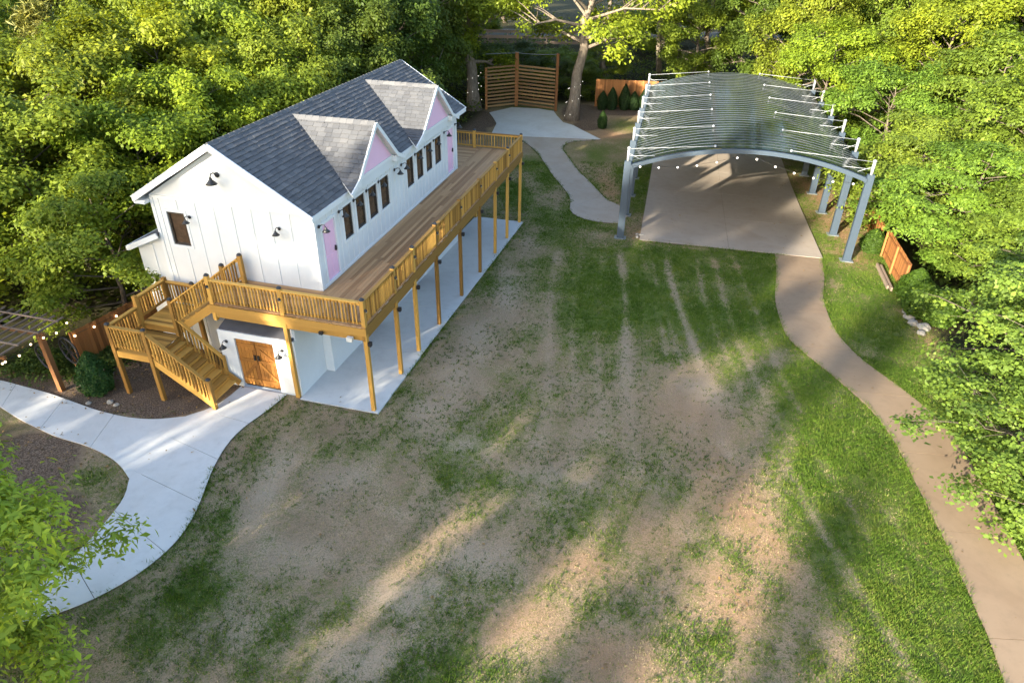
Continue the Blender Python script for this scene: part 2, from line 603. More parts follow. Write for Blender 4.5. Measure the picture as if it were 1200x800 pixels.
def zones(x, y):
    n = fbm(x, y, 3.2, 11)
    nn = fbm(x, y, 0.9, 23)
    GREEN = [(4, 29, 2.2, 4.0, .80), (6.3, 29, 2.0, 4.5, .85), (9.1, 28.3, 2.0, 4.0, .85), (10.6, 26.5, 1.2, 2.5, .7), (1.7, 32.5, 2.0, 3.0, .62),
             (2.7, 23.0, 2.0, 4.0, .55), (4.4, 24.1, 1.8, 3.0, .62), (8.5, 23.8, 2.0, 2.5, .6), (10.5, 21.1, 1.6, 2.6, .86), (10.8, 17.6, 1.9, 3.0, .95),
             (11, 14.5, 2.3, 3.0, .98), (10.8, 11.5, 2.5, 2.6, .98), (10.4, 8.8, 2.6, 2.4, .95), (9.2, 12.6, 1.5, 3, .75), (8.2, 8.9, 2, 2, .62), (9.0, 15.5, 1.2, 3, .72),
             (-0.1, 43, 2.0, 5, .85), (2.2, 47, 1.4, 5, .85), (1.1, 51, 2, 4, .85), (2.0, 39.0, 1.6, 3.5, .7), (-8.1, 11.4, .8, 1.5, .68), (-8.4, 10.0, 1.2, 1.0, .6),
             (-7.9, 13.7, .7, 1.6, .72), (-8.0, 16.2, .7, 1.4, .62), (-4.9, 17.1, 1.0, .7, .56), (-1.5, 26.9, 1.0, 3.0, .62), (-1.0, 31, 1.0, 4, .6), (6.5, 53.7, 2.0, 5, .85),
             (7.6, 49.0, 1.6, 4, .75), (10, 62, 4, 4, .8), (15.4, 28.7, 1.5, 3, .92), (17.2, 31.4, 1.3, 2, .8), (15.7, 24.6, 1.4, 3, .9), (16.1, 21.6, 1.2, 2, .82),
             (-2.0, 15.6, 1.2, 1.0, .55), (-0.9, 14.2, 1.2, 1.0, .5), (-12.6, 14.6, 1.1, 1.5, .85), (-12.6, 15.4, 1.2, .9, .8), (-2.7, 12.9, 1.5, .8, .5), (-6.4, 15.5, .8, 1, .5),
             (-6.8, 9.4, 1.5, 1.0, .55), (0.2, 18.5, 1.5, 2.5, .5), (4.8, 11.5, 1.0, 1.4, .5), (3.2, 17, 1.2, 1.5, .48), (19, 45, 1.4, 9, .65), (5.2, 9.0, 1.0, 1.0, .5), (17.5, 38, 1.0, 4, .6)]
    DUST = [(-1.4, 23.8, .9, 3, .8), (-2.2, 21.2, 1.0, 2.4, .85), (-0.3, 28.7, .7, 3.5, .8), (-2.9, 19, 1.1, 1.6, .6), (-7.2, 15, .6, 2.2, .75), (-5.1, 15.5, 1.2, .8, .6), (-5.6, 12.6, 1.4, .9, .6),
            (-2.5, 11.3, 1.6, .7, .65), (-3.5, 9.6, 1.4, .8, .55), (-6.4, 10.4, .8, .7, .5), (0.8, 34.1, .7, 2.5, .55), (-0.8, 12.6, 1.0, .8, .6), (6.9, 20.4, 1.0, 1.3, .8), (-1.6, 17.2, 1.2, .8, .45), (1.4, 15.7, 1.3, .8, .45)]
    CLAY = [(6.7, 14.4, 1.0, 2.6, .7), (5.7, 11.4, 1.1, 1.6, .6), (6.2, 19.0, 1.6, 2.2, .55), (6.3, 15.8, 1.0, 2.5, .5), (3.9, 13.7, 1.3, 1.2, .5), (7.3, 13.1, .7, 2.0, .6), (2.1, 12.4, 1.4, .8, .55),
            (6.4, 45.4, .9, 4.5, .9), (5.6, 40.6, 1.0, 1.2, .6), (6.9, 37.0, .8, 1.2, .85), (18.3, 33.6, 1.3, 1.8, .95), (11.0, 32.2, 2.0, 1.2, .55), (15.9, 19.5, .7, 1.6, .85), (15.3, 16.1, .8, 2.2, .9),
            (0.1, 10.6, 1.2, .8, .5), (2.5, 9.7, 1.0, .9, .6), (19.2, 37.5, 1.0, 4, .9), (18.2, 27.5, .8, 2.5, .95), (17.6, 24.5, .7, 2.5, .9), (8.1, 59, 2.2, 1.6, .8), (20.5, 45, 1.0, 8, .9), (-1.0, 36.5, 1.0, 2, .4)]
    MULCH = [(-15, 20.7, 2.4, 1.4, 1), (-13.2, 21.2, 2.2, 2.2, 1), (-17.5, 20.9, 2.5, 1.2, 1), (-13.6, 19.4, 1.8, .9, 1), (-12, 19.3, 1.4, 1.0, 1), (-14.6, 15.4, 1.0, 1.2, .9), (-13.4, 13.4, 1.6, 1.5, .9),
             (-15.2, 15.8, 1.8, 1.6, 1), (-3.2, 63.7, 1.8, 3.0, 1), (-4.5, 60, 2, 3, 1), (6.4, 66.5, 2, 3.5, 1), (6.3, 62, 1.2, 1.6, .9), (10.5, 67.5, 4, 1.6, 1), (-11.5, 21.5, 3.0, 1.6, 1)]
    gr = 0.41 + 0.05 * np.clip((y - 14) / 6, 0, 1)
    gr = np.maximum(gr, blobs(x, y, GREEN))
    # the upper lawn before the pavilion and the right-hand verge carry closed turf
    upper = np.clip((y - 18.0 - 4 * (n - .5)) / 8, 0, 1) * np.clip((36 - y) / 2, 0, 1) * np.clip((x - (-.6 + .12 * (y - 22)) - 3.0 * (n - .5)) / 3.0, 0, 1)
    gr = np.maximum(gr, (.68 + .40 * n) * upper)
    verge = np.clip((x - (6.6 + 1.0 * np.sin(y * .35) + 3 * (n - .5))) / 3.6, 0, 1) * np.clip((25 - y) / 3, 0, 1)
    gr = np.maximum(gr, (.80 + .42 * n) * verge)
    gr = np.maximum(gr, .62 * np.clip((y - 26) / 6, 0, 1) * np.clip((x + 2.2 - .27 * (y - 26)) / 1.0, 0, 1) * (y < 58))
    # tyre and mower tracks running from the pavilion down the lawn
    s = (x - 6.5) * math.cos(0.10) - (y - 30) * math.sin(0.10)
    tr = np.zeros_like(x)
    for c, w, am in ((-4.4, .2, .5), (-3.3, .16, .35), (-1.25, .28, .75), (.15, .16, .4), (.55, .14, .5), (1.35, .22, .8), (2.7, .15, .45), (3.5, .2, .5), (-2.3, .15, .3), (4.6, .18, .45)):
        cur = c + 0.16 * np.sin(y * 0.31 + c) + 0.006 * (y - 30) ** 2 * (0.35 if c > 0 else 0.15)
        tr = np.maximum(tr, am * np.exp(-((s - cur) / w) ** 2))
    tr = tr * np.clip((y - 15) / 6, 0, 1) * np.clip((35 - y) / 2.5, 0, 1)
    s2 = (x - 10) * math.cos(-0.06) - (y - 14) * math.sin(-0.06)
    for c, w, am in ((-1.1, .25, .6), (-.1, .2, .45), (.9, .2, .35)):
        cur = c + 0.12 * np.sin(y * 0.5 + 2 * c)
        tr = np.maximum(tr, am * np.exp(-((s2 - cur) / w) ** 2) * np.clip((19 - y) / 3, 0, 1) * (0.5 + n))
    # faint diagonal mower lines on the thin front lawn
    s3 = x * math.cos(0.45) - y * math.sin(0.45)
    mow = 0.5 + 0.5 * np.sin(s3 * 2 * math.pi / 1.05 + 2.0 * n)
    gr = gr + 0.10 * (mow - 0.5) * (y < 24)
    gr = gr * (1 - 0.75 * tr) + (n - 0.5) * 0.75 + (nn - 0.5) * 0.35
    du = np.clip(blobs(x, y, DUST) + (n - 0.55) * 0.9, 0, 1) * (y < 44)
    du = np.maximum(du, 0.55 * tr)
    gr = gr - 0.35 * np.clip(blobs(x, y, DUST), 0, 1)
    cl = np.clip(blobs(x, y, CLAY) * (0.6 + 0.8 * n), 0, 1)
    gr = gr - 0.40 * cl
    mu = np.clip(blobs(x, y, MULCH) * 1.5, 0, 1)
    # woodland floor beyond the lawn
    hu = (x - HO[0]) * math.sin(HYAW) + (y - HO[1]) * math.cos(HYAW)
    hv = (x - HO[0]) * math.cos(HYAW) - (y - HO[1]) * math.sin(HYAW)
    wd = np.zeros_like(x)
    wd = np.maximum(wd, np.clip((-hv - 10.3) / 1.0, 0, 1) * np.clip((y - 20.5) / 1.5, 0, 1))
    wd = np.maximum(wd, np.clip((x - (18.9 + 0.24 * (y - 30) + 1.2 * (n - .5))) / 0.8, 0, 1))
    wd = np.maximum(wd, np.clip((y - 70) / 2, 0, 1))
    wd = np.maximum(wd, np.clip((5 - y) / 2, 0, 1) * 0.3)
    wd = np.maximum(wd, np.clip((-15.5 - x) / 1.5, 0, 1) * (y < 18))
    return np.clip(gr, 0, 1.1) * (1 - mu), cl, mu, du, wd


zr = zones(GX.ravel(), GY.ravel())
GZ = gz(GX, GY)
relief = (fbm(GX, GY, 2.5, 5) - 0.5) * 0.05 * (np.abs(GX) < 30)
far_rise = np.clip((GY - 75) / 25, 0, 1) ** 2 * 1.0
GZ2 = GZ - 0.012 + np.minimum(relief, 0) + far_rise
ny, nx = GX.shape
idx = np.arange(nx * ny).reshape(ny, nx)
F = np.stack([idx[:-1, :-1], idx[:-1, 1:], idx[1:, 1:], idx[1:, :-1]], -1).reshape(-1, 4)
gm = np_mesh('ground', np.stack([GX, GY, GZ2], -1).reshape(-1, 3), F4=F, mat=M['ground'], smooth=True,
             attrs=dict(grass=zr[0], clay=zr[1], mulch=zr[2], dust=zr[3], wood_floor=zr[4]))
tag(link(bpy.data.objects.new('ground', gm)), kind='structure')


# ------------------------------------------------------------------ paths and slabs
def resample(pts, n):
    P = np.array(pts, float)
    d = np.r_[0, np.cumsum(np.hypot(*np.diff(P, axis=0).T))]
    t = np.linspace(0, d[-1], n)
    return np.stack([np.interp(t, d, P[:, 0]), np.interp(t, d, P[:, 1])], -1)


def smooth_line(P, it=2):
    for _ in range(it):
        Q = P.copy()
        Q[1:-1] = 0.25 * P[:-2] + 0.5 * P[1:-1] + 0.25 * P[2:]
        P = Q
    return P


def strip(left, right, top, thick):
    """solid strip between two edge polylines, following the ground"""
    mb = MB()
    n = len(left)
    vs = []
    for (ax, ay), (bx, by) in zip(left, right):
        za, zb = g(ax, ay), g(bx, by)
        vs += [(ax, ay, za + top), (bx, by, zb + top), (bx, by, zb + top - thick), (ax, ay, za + top - thick)]
    fs = []
    for i in range(n - 1):
        a, b = 4 * i, 4 * i + 4
        fs += [(a, a + 1, b + 1, b), (a + 1, a + 2, b + 2, b + 1), (a + 2, a + 3, b + 3, b + 2), (a + 3, a, b, b + 3)]
    fs += [(3, 2, 1, 0), (4 * n - 4, 4 * n - 3, 4 * n - 2, 4 * n - 1)]
    mb.add(vs, fs)
    return mb


def path(name, left, right, mat, n, per, top=0.04, gap=0.016, tail=0.0):
    L, R_ = smooth_line(resample(left, n)), smooth_line(resample(right, n))
    if tail:                                     # run on under the neighbouring slab
        L, R_ = (np.vstack([A, A[-1] + (A[-1] - A[-4]) / np.linalg.norm(A[-1] - A[-4]) * tail]) for A in (L, R_))
        n += 1
    base = strip(L, R_, top - 0.022, 0.06).build(name, M['joint'])
    tag(base, kind='structure')
    i = 0
    while i < n - 1:
        j = min(i + per, n - 1)
        if n - 1 - j < per // 2: j = n - 1
        l, r = L[i:j + 1].copy(), R_[i:j + 1].copy()
        for A in (l, r):
            d = A[1] - A[0]; A[0] += d / max(np.linalg.norm(d), 1e-6) * gap
        strip(l, r, top, 0.018).build('concrete_panel', mat, base)
        i = j
    return base


path('left_path', LP_MAINL, LP_RIGHT, M['conc_white'], 49, 6)
path('left_path_branch', LP_BOT, LP_TOP, M['conc_white'], 33, 8, top=0.035, tail=0.4)
path('right_path', RP_LEFT, RP_RIGHT, M['conc_tan'], 73, 9)
path('back_path', BP_LEFT, BP_RIGHT, M['conc_grey'], 41, 8)


def grid_slab(name, frame, x0, x1, y0, y1, nxp, nyp, mat, top=0.05, gap=0.015):
    fx, fy, yaw = frame
    W = lambda a, b: (fx + a * math.cos(yaw) + b * math.sin(yaw), fy - a * math.sin(yaw) + b * math.cos(yaw))
    ya = np.linspace(y0, y1, 9)
    base = strip([W(x0, t) for t in ya], [W(x1, t) for t in ya], top - 0.022, 0.12).build(name, M['joint'])
    tag(base, kind='structure')
    for i in range(nxp):
        for j in range(nyp):
            a0, a1 = x0 + (x1 - x0) * i / nxp, x0 + (x1 - x0) * (i + 1) / nxp - (gap if i < nxp - 1 else -0.003)
            b0, b1 = y0 + (y1 - y0) * j / nyp, y0 + (y1 - y0) * (j + 1) / nyp - (gap if j < nyp - 1 else -0.003)
            tt = np.linspace(b0, b1, 5)
            strip([W(a0, t) for t in tt], [W(a1, t) for t in tt], top, 0.10 if j == 0 else 0.018).build('concrete_panel', mat, base)
    return base


grid_slab('house_patio', (HO[0], HO[1], HYAW), -2.95, 0.0, 0.0, 20.0, 1, 5, M['conc_patio'])
PO, PYAW = (6.07, 35.96), 0.21306                     # pavilion frame: front left column
grid_slab('pavilion_slab', (PO[0], PO[1], PYAW), 0.98, 10.63, -0.16, 20.0, 2, 4, M['conc_grey'], top=0.06)
# pale landing pad in front of the slatted screen
pad = [(-0.20, 58.28), (-2.0, 58.85), (-1.66, 62.28), (-2.11, 64.66), (-2.45, 66.06), (-0.34, 68.25), (2.12, 67.9), (3.6, 67.0), (3.83, 65.33), (4.29, 62.92), (5.15, 61.95), (5.72, 60.57), (7.1, 57.68)]
pm = MB().slab([(x, y, g(x, y) + 0.0) for x, y in pad], (0, 0, 0.045))
tag(pm.build('screen_pad', M['conc_white']), kind='structure')

# ------------------------------------------------------------------ house (local x = across to the right, y = away along the long wall)
house = empty('house', (HO[0], HO[1], 0), -HYAW)
tag(house, 'white board-and-batten house with grey shingle roof, two pink dormers and raised wooden deck', 'house')
WL, WR, UF, UB = -8.85, -2.62, 1.95, 16.1
EL, ER, RV, ZE, ZRG = -9.30, -2.50, -5.85, 6.15, 8.22
R0, R1 = 1.68, 17.2
SL = (ZRG - ZE) / (ER - RV)
SLL = (ZRG - ZE) / (RV - EL)


def clip_poly(poly, cp):
    out = poly
    n = len(cp)
    for i in range(n):
        a, b = cp[i], cp[(i + 1) % n]
        ins = lambda p: (b[0] - a[0]) * (p[1] - a[1]) - (b[1] - a[1]) * (p[0] - a[0]) >= -1e-9
        res = []
        for k in range(len(out)):
            p, q = out[k - 1], out[k]
            ip, iq = ins(p), ins(q)
            if ip != iq:
                d1 = (b[0] - a[0]) * (p[1] - a[1]) - (b[1] - a[1]) * (p[0] - a[0])
                d2 = (b[0] - a[0]) * (q[1] - a[1]) - (b[1] - a[1]) * (q[0] - a[0])
                t = d1 / (d1 - d2)
                res.append((p[0] + t * (q[0] - p[0]), p[1] + t * (q[1] - p[1])))
            if iq: res.append(q)
        out = res
        if len(out) < 3: return []
    return out


def shingles(poly3, e1, parent, expo=0.19, seed=1):
    """overlapping shingle tabs clipped to a planar convex roof face; e1 runs along the courses"""
    r = random.Random(seed)
    P = [Vector(p) for p in poly3]
    e1 = Vector(e1).normalized()
    nrm = Vector((0, 0, 0))
    for i in range(len(P)):
        nrm += (P[i] - P[0]).cross(P[(i + 1) % len(P)] - P[0])
    nrm.normalize()
    if nrm.z < 0: nrm = -nrm
    e2 = nrm.cross(e1)
    if e2.z < 0: e2 = -e2
    o = P[0]
    q = [((p - o).dot(e1), (p - o).dot(e2)) for p in P]
    ar = sum(q[i][0] * q[(i + 1) % len(q)][1] - q[(i + 1) % len(q)][0] * q[i][1] for i in range(len(q)))
    if ar < 0: q = q[::-1]
    x0, x1 = min(a for a, _ in q), max(a for a, _ in q)
    y0, y1 = min(b for _, b in q), max(b for _, b in q)
    V, Fc, tone = [], [], []
    y = y0
    while y < y1:
        x = x0 - r.random() * 0.3
        while x < x1:
            w = r.uniform(0.2, 0.38)
            dz = r.uniform(0.024, 0.04)
            lo = y - r.choice((0, 0, 0.02))
            c = clip_poly([(x + .004, lo), (x + w - .004, lo), (x + w - .004, y + expo), (x + .004, y + expo)], q)
            if len(c) >= 3:
                n0 = len(V)
                tn = min(1, max(0, r.gauss(0.48, 0.13)))
                for a, b in c:
                    hgt = dz + (0.008 - dz) * min(1, max(0, (b - lo) / expo))
                    V.append(o + e1 * a + e2 * b + nrm * hgt); tone.append(tn)
                for a, b in c:
                    V.append(o + e1 * a + e2 * b - nrm * 0.004); tone.append(tn)
                m = len(c)
                Fc.append(tuple(range(n0, n0 + m)))
                for k in range(m):
                    Fc.append((n0 + k, n0 + m + k, n0 + m + (k + 1) % m, n0 + (k + 1) % m))
            x += w
        y += expo
    me = bpy.data.meshes.new('shingles')
    me.from_pydata([tuple(v) for v in V], [], Fc)
    a = me.attributes.new('tone', 'FLOAT', 'POINT')
    a.data.foreach_set('value', np.array(tone, np.float32))
    me.materials.append(M['shingle'])
    me.update()
    return tag(link(bpy.data.objects.new('shingles', me), parent), kind='stuff')


def wall_openings(mb, a0, a1, z0, z1, ops, emit):
    cur = a0
    for (o0, o1, y0, y1) in sorted(ops):
        if o0 > cur: emit(mb, cur, o0, z0, z1)
        if y0 > z0: emit(mb, o0, o1, z0, y0)
        if y1 < z1: emit(mb, o0, o1, y1, z1)
        cur = o1
    if cur < a1: emit(mb, cur, a1, z0, z1)


WINS = [(3.92, 4.60), (4.94, 5.66), (5.99, 6.74), (7.07, 7.86), (9.72, 10.48), (10.83, 11.60), (11.95, 12.72), (13.06, 13.90)]
DOORS = [(2.42, 3.27), (14.74, 15.62)]
LOW = [(4.2, 6.0), (9.4, 11.2)]
WZ0, WZ1, DZ0, DZ1 = 4.40, 5.64, 3.46, 5.56
# right wall, in two storeys so that each has its own openings
mb = MB()
em = lambda m, a, b, z0, z1: m.box(WR - 0.16, WR, a, b, z0, z1)
wall_openings(mb, UF, UB, 3.2, 6.17, [(a, b, WZ0, WZ1) for a, b in WINS] + [(a, b, DZ0, DZ1) for a, b in DOORS], em)
wall_openings(mb, UF, UB, -1.3, 3.2, [(a, b, -0.12 - 0.03 * a, 2.05) for a, b in LOW], em)
mb.build('side_wall', M['white'], house)
mb = MB()
em = lambda m, a, b, z0, z1: m.box(a, b, UF, UF + 0.16, z0, z1)
wall_openings(mb, WL, WR - 0.16, -0.3, 6.17, [(-8.33, -7.62, 4.36, 5.60)], em)
mb.slab([(WL, UF, 6.17), (WR, UF, 6.17), (RV, UF, ZRG - 0.20)], (0, 0.16, 0))
mb.build('gable_wall', M['white'], house)
mb = MB()
mb.box(WL, WR - 0.16, UB - 0.16, UB, -1.5, 6.17)
mb.slab([(WL, UB - .16, 6.17), (WR, UB - .16, 6.17), (RV, UB - .16, ZRG - 0.20)], (0, 0.16, 0))
mb.box(WL, WL + 0.16, UF + .16, UB - .16, -1.5, 6.17)
mb.build('rear_wall', M['white'], house)
blk('upper_floor', WL + .17, WR - .17, UF + .17, UB - .17, 3.1, 3.3, M['frame'], house)

# lean-to on the far left side
mb = MB()
mb.hexa([(-10.05, 2.02, -0.5), (WL, 2.02, -0.5), (WL, 9, -0.9), (-10.05, 9, -0.9)], [(-10.05, 2.02, 4.08), (WL, 2.02, 4.66), (WL, 9, 4.66), (-10.05, 9, 4.08)])
lean = mb.build('lean_to', M['white'], house)
mb = MB()
mb.hexa([(-10.3, 1.8, 4.04), (WL + .002, 1.8, 4.70), (WL + .002, 9.1, 4.70), (-10.3, 9.1, 4.04)], [(-10.3, 1.8, 4.12), (WL + .002, 1.8, 4.78), (WL + .002, 9.1, 4.78), (-10.3, 9.1, 4.12)])
mb.build('lean_to_roof', M['darkroof'], lean)
bar('fascia', (-10.3, 1.775, 4.03), (WL, 1.775, 4.69), 0.045, 0.19, M['trim'], lean)
blk('fascia', -10.35, -10.305, 1.76, 9.1, 3.95, 4.12, M['trim'], lean)
for x in (-9.4,): blk('batten', x - .025, x + .025, 1.995, 2.018, 0.0, 4.2, M['trim'], lean)

# main roof
roof = MB()
th = 0.13
roof.hexa([(ER, R0, ZE - th), (ER, R1, ZE - th), (RV, R1, ZRG - th), (RV, R0, ZRG - th)], [(ER, R0, ZE), (ER, R1, ZE), (RV, R1, ZRG), (RV, R0, ZRG)])
roof.hexa([(RV, R0, ZRG - th), (RV, R1, ZRG - th), (EL, R1, ZE - th), (EL, R0, ZE - th)], [(RV, R0, ZRG), (RV, R1, ZRG), (EL, R1, ZE), (EL, R0, ZE)])
ro = roof.build('roof', M['trim'], house)
shingles([(ER, R0, ZE), (ER, R1, ZE), (RV, R1, ZRG), (RV, R0, ZRG)], (0, 1, 0), ro, seed=3)
shingles([(EL, R0, ZE), (EL, R1, ZE), (RV, R1, ZRG), (RV, R0, ZRG)], (0, 1, 0), ro, seed=4)
k = R0
while k < R1 - 0.1:                                      # ridge caps
    m2 = MB()
    e = min(k + 0.34, R1)
    m2.hexa([(RV - .15, k, ZRG - .075), (RV + .15, k, ZRG - .075), (RV + .15, e, ZRG - .085), (RV - .15, e, ZRG - .085)],
            [(RV - .012, k, ZRG + .045), (RV + .012, k, ZRG + .045), (RV + .012, e, ZRG + .03), (RV - .012, e, ZRG + .03)])
    me = m2.mesh('ridge_cap', M['shingle'])
    a = me.attributes.new('tone', 'FLOAT', 'POINT')
    a.data.foreach_set('value', np.full(8, random.uniform(.45, .95), np.float32))
    link(bpy.data.objects.new('ridge_cap', me), ro)
    k += 0.29
# fascia and rake boards
for yy in (R0 - .024, R1 + .024):
    bar('rake_board', (ER + .02, yy, ZE - .09), (RV, yy, ZRG - .085), 0.045, 0.21, M['trim'], ro)
    bar('rake_board', (EL - .02, yy, ZE - .09), (RV - .003, yy, ZRG - .085), 0.047, 0.21, M['trim'], ro)
blk('fascia', ER + .002, ER + .04, R0 - .04, R1 + .04, ZE - .19, ZE + .004, M['trim'], ro)
blk('fascia', EL - .04, EL - .002, R0 - .04, R1 + .04, ZE - .19, ZE + .004, M['trim'], ro)
blk('soffit', WR + .002, ER, R0, R1, ZE - .175, ZE - .14, M['trim'], ro)
blk('soffit', EL, WL - .002, R0, R1, ZE - .175, ZE - .14, M['trim'], ro)
for x, s in ((EL + .2, -1),):                # boxed eave returns at the gable ends
    blk('eave_return', x - .22, x + .22, R0 - .02, UF - .003, ZE - .26, ZE - .18, M['trim'], ro)

# dormers
for uc, zt, hw, seed in ((6.40, 8.06, 2.40, 10), (12.72, 8.10, 2.72, 20)):
    k1 = hw * 0.70
    prof = [(0, zt), (k1, 6.48), (hw, 6.165)]
    xf = ER + 0.26
    XD = ER + 0.062
    xi = lambda z: ER - (z - ZE) / SL
    d = MB()
    d.slab([(XD, uc - k1 - .10, 5.93), (XD, uc + k1 + .10, 5.93), (XD, uc + k1 + .10, 6.36), (XD, uc, zt - .10), (XD, uc - k1 - .10, 6.36)], (-0.16, 0, 0))
    do = d.build('dormer', M['white'], house)
    tp = zt - .22
    hwp = (tp - 6.40) / (zt - 6.48) * k1 * .98
    MB().slab([(XD + .002, uc - hwp, 6.40), (XD + .002, uc + hwp, 6.40), (XD + .002, uc, tp)], (0.02, 0, 0)).build('pink_panel', M['pink'], do)
    blk('band_board', XD + .002, XD + .035, uc - k1 + .1, uc + k1 - .1, 6.27, 6.392, M['trim'], do)
    for s in (-1, 1):
        F_ = [Vector((xf, uc + s * a, z)) for a, z in prof]
        B_ = [Vector((xi(z) - .02, uc + s * a, z)) for a, z in prof]
        dr = MB()
        dr.slab([F_[0], F_[1], B_[1], B_[0]], (0, 0, -0.09))
        dr.slab([F_[1], F_[2], B_[1]], (0, 0, -0.07))
        dp = dr.build('dormer_roof', M['trim'], do)
        e1 = (1, 0, 0)
        shingles([F_[0], F_[1], B_[1], B_[0]], e1, dp, seed=seed + s)
        shingles([F_[1], F_[2], B_[1]], e1, dp, seed=seed + s + 5)
        for a, b in ((0, 1), (1, 2)):
            p, q = F_[a].copy(), F_[b].copy()
            p.x = q.x = xf + .025
            p.z -= .07; q.z -= .07
            bar('rake_board', p, q, 0.05, 0.15, M['trim'], do)
        blk('corbel', XD + .003, xf, uc + s * (k1 - .02) - .11, uc + s * (k1 - .02) + .11, 6.16, 6.37, M['trim'], do)
    kx = xf
    while kx > xi(zt) + .2:
        m2 = MB()
        m2.hexa([(kx - .32, uc - .15, zt - .10), (kx, uc - .15, zt - .10), (kx, uc + .15, zt - .10), (kx - .32, uc + .15, zt - .10)],
                [(kx - .32, uc - .012, zt + .03), (kx, uc - .012, zt + .045), (kx, uc + .012, zt + .045), (kx - .32, uc + .012, zt + .03)])
        me = m2.mesh('ridge_cap', M['shingle'])
        a = me.attributes.new('tone', 'FLOAT', 'POINT')
        a.data.foreach_set('value', np.full(8, random.uniform(.45, .95), np.float32))
        link(bpy.data.objects.new('ridge_cap', me), do)
        kx -= 0.28

# windows, doors
def window(name, axis, a0, a1, z0, z1, parent, dark=True):
    fm = M['frame'] if dark else M['trim']
    fr = MB()
    t = 0.07
    B = (lambda m, p, q, r, s, d0, d1: m.box(WR - d1, WR - d0, p, q, r, s)) if axis == 'y' else (lambda m, p, q, r, s, d0, d1: m.box(p, q, UF + d0, UF + d1, r, s))
    B(fr, a0, a0 + t, z0, z1, 0.02, 0.12); B(fr, a1 - t, a1, z0, z1, 0.02, 0.12)
    B(fr, a0 + t, a1 - t, z0, z0 + t, 0.02, 0.12); B(fr, a0 + t, a1 - t, z1 - t, z1, 0.02, 0.12)
    w = fr.build(name, fm, parent)
    pn = MB()
    B(pn, a0 + t, a1 - t, z0 + t, z1 - t, 0.07, 0.09)
    pn.build('pane', M['pane'], w)
    cs = MB()
    o = 0.09
    B(cs, a0 - o, a0 - .002, z0 - o, z1 + o, -0.022, -0.001); B(cs, a1 + .002, a1 + o, z0 - o, z1 + o, -0.022, -0.001)
    B(cs, a0 - .002, a1 + .002, z0 - o, z0 - .002, -0.022, -0.001); B(cs, a0 - .002, a1 + .002, z1 + .002, z1 + o, -0.022, -0.001)
    cs.build('casing', M['trim'], w)
    return w


for a, b in WINS: window('window', 'y', a, b, WZ0, WZ1, house)
window('window', 'x', -8.33, -7.62, 4.36, 5.60, house)
for a, b in LOW: window('patio_door', 'y', a, b, -0.12 - 0.03 * a, 2.05, house, False)
for a, b in DOORS:
    d = MB().box(WR - .09, WR - .04, a, b, DZ0, DZ1).build('pink_door', M['pink'], house)
    for z0, z1 in ((DZ0 + .15, DZ0 + .85), (DZ0 + 1.0, DZ1 - .15)):
        for p, q in ((a + .12, (a + b) / 2 - .05), ((a + b) / 2 + .05, b - .12)):
            blk('door_panel', WR - .04, WR - .028, p, q, z0, z1, M['pink'], d)
    blk('handle', WR - .039, WR + .03, b - .13, b - .07, DZ0 + .9, DZ0 + 1.08, M['black'], d)
    cs = MB()
    cs.box(WR + .001, WR + .024, a - .1, a - .002, 3.36, DZ1 + .1); cs.box(WR + .001, WR + .024, b + .002, b + .1, 3.36, DZ1 + .1); cs.box(WR + .001, WR + .024, a - .002, b + .002, DZ1 + .002, DZ1 + .1)
    cs.box(WR - .1, WR + .04, a - .002, b + .002, 3.36, DZ0 - .002)
    cs.build('casing', M['trim'], d)

# battens and corner boards
bx = -8.56
while bx < WR - .2:
    if -8.45 < bx < -7.5:
        blk('batten', bx - .025, bx + .025, UF - .022, UF - .001, 5.71, 6.06, M['trim'], house)
        blk('batten', bx - .025, bx + .025, UF - .022, UF - .001, 0.2, 4.25, M['trim'], house)
    else:
        blk('batten', bx - .025, bx + .025, UF - .022, UF - .001, 0.2, 6.06, M['trim'], house)
    bx += 0.724
blk('band_board', WL, WR, UF - .03, UF - .001, 6.063, 6.17, M['trim'], house)
ok = [(a - .1, b + .1, WZ0 - .1, WZ1 + .1) for a, b in WINS] + [(a - .11, b + .11, 3.3, DZ1 + .11) for a, b in DOORS]
by = UF + .45
while by < UB - .1:
    hit = [o for o in ok if o[0] < by < o[1]]
    zs = [(3.37, 6.0)] if not hit else [(3.37, hit[0][2] - .002), (hit[0][3] + .002, 6.0)]
    for z0, z1 in zs:
        if z1 - z0 > .1: blk('batten', WR + .001, WR + .02, by - .022, by + .022, z0, z1, M['trim'], house)
    by += 0.405
blk('corner_board', WR - .1, WR + .026, UF - .027, UF + .1, 3.37, 6.06, M['trim'], house)
blk('corner_board', WL - .026, WL + .1, UF - .027, UF + .1, -0.2, 6.06, M['trim'], house)
blk('corner_board', WR - .1, WR + .026, UB - .1, UB + .027, -1.2, 6.0, M['trim'], house)
blk('skirt_board', WR + .003, WR + .03, UF + .1, UB - .1, 3.352, 3.45, M['trim'], house)

# barn lamps
plate = MB().lathe([(0.0, 0), (0.075, 0), (0.075, .03), (0.0, .035)])
plate.v = [(x, -z, y) for x, y, z in plate.v]
arm = MB().tube([(0, -.02, 0), (0, -.16, .10), (0, -.27, .10), (0, -.31, .0)], 0.018, 6)
plate.add(arm.v, arm.f)
lamp_me = plate.mesh('barn_lamp', M['black'], True)
sh = MB().lathe([(0.035, 0.02), (0.05, -.04), (0.10, -.10), (0.165, -.17), (0.16, -.172), (0.095, -.105), (0.0, -.05)], (0, -.31, 0), 12)
shade_me = sh.mesh('lamp_shade', M['black'], True)
bulb_me = MB().ball((0, -.31, -.12), .05, 8, 5).mesh('lamp_bulb', M['lampglass'], True)


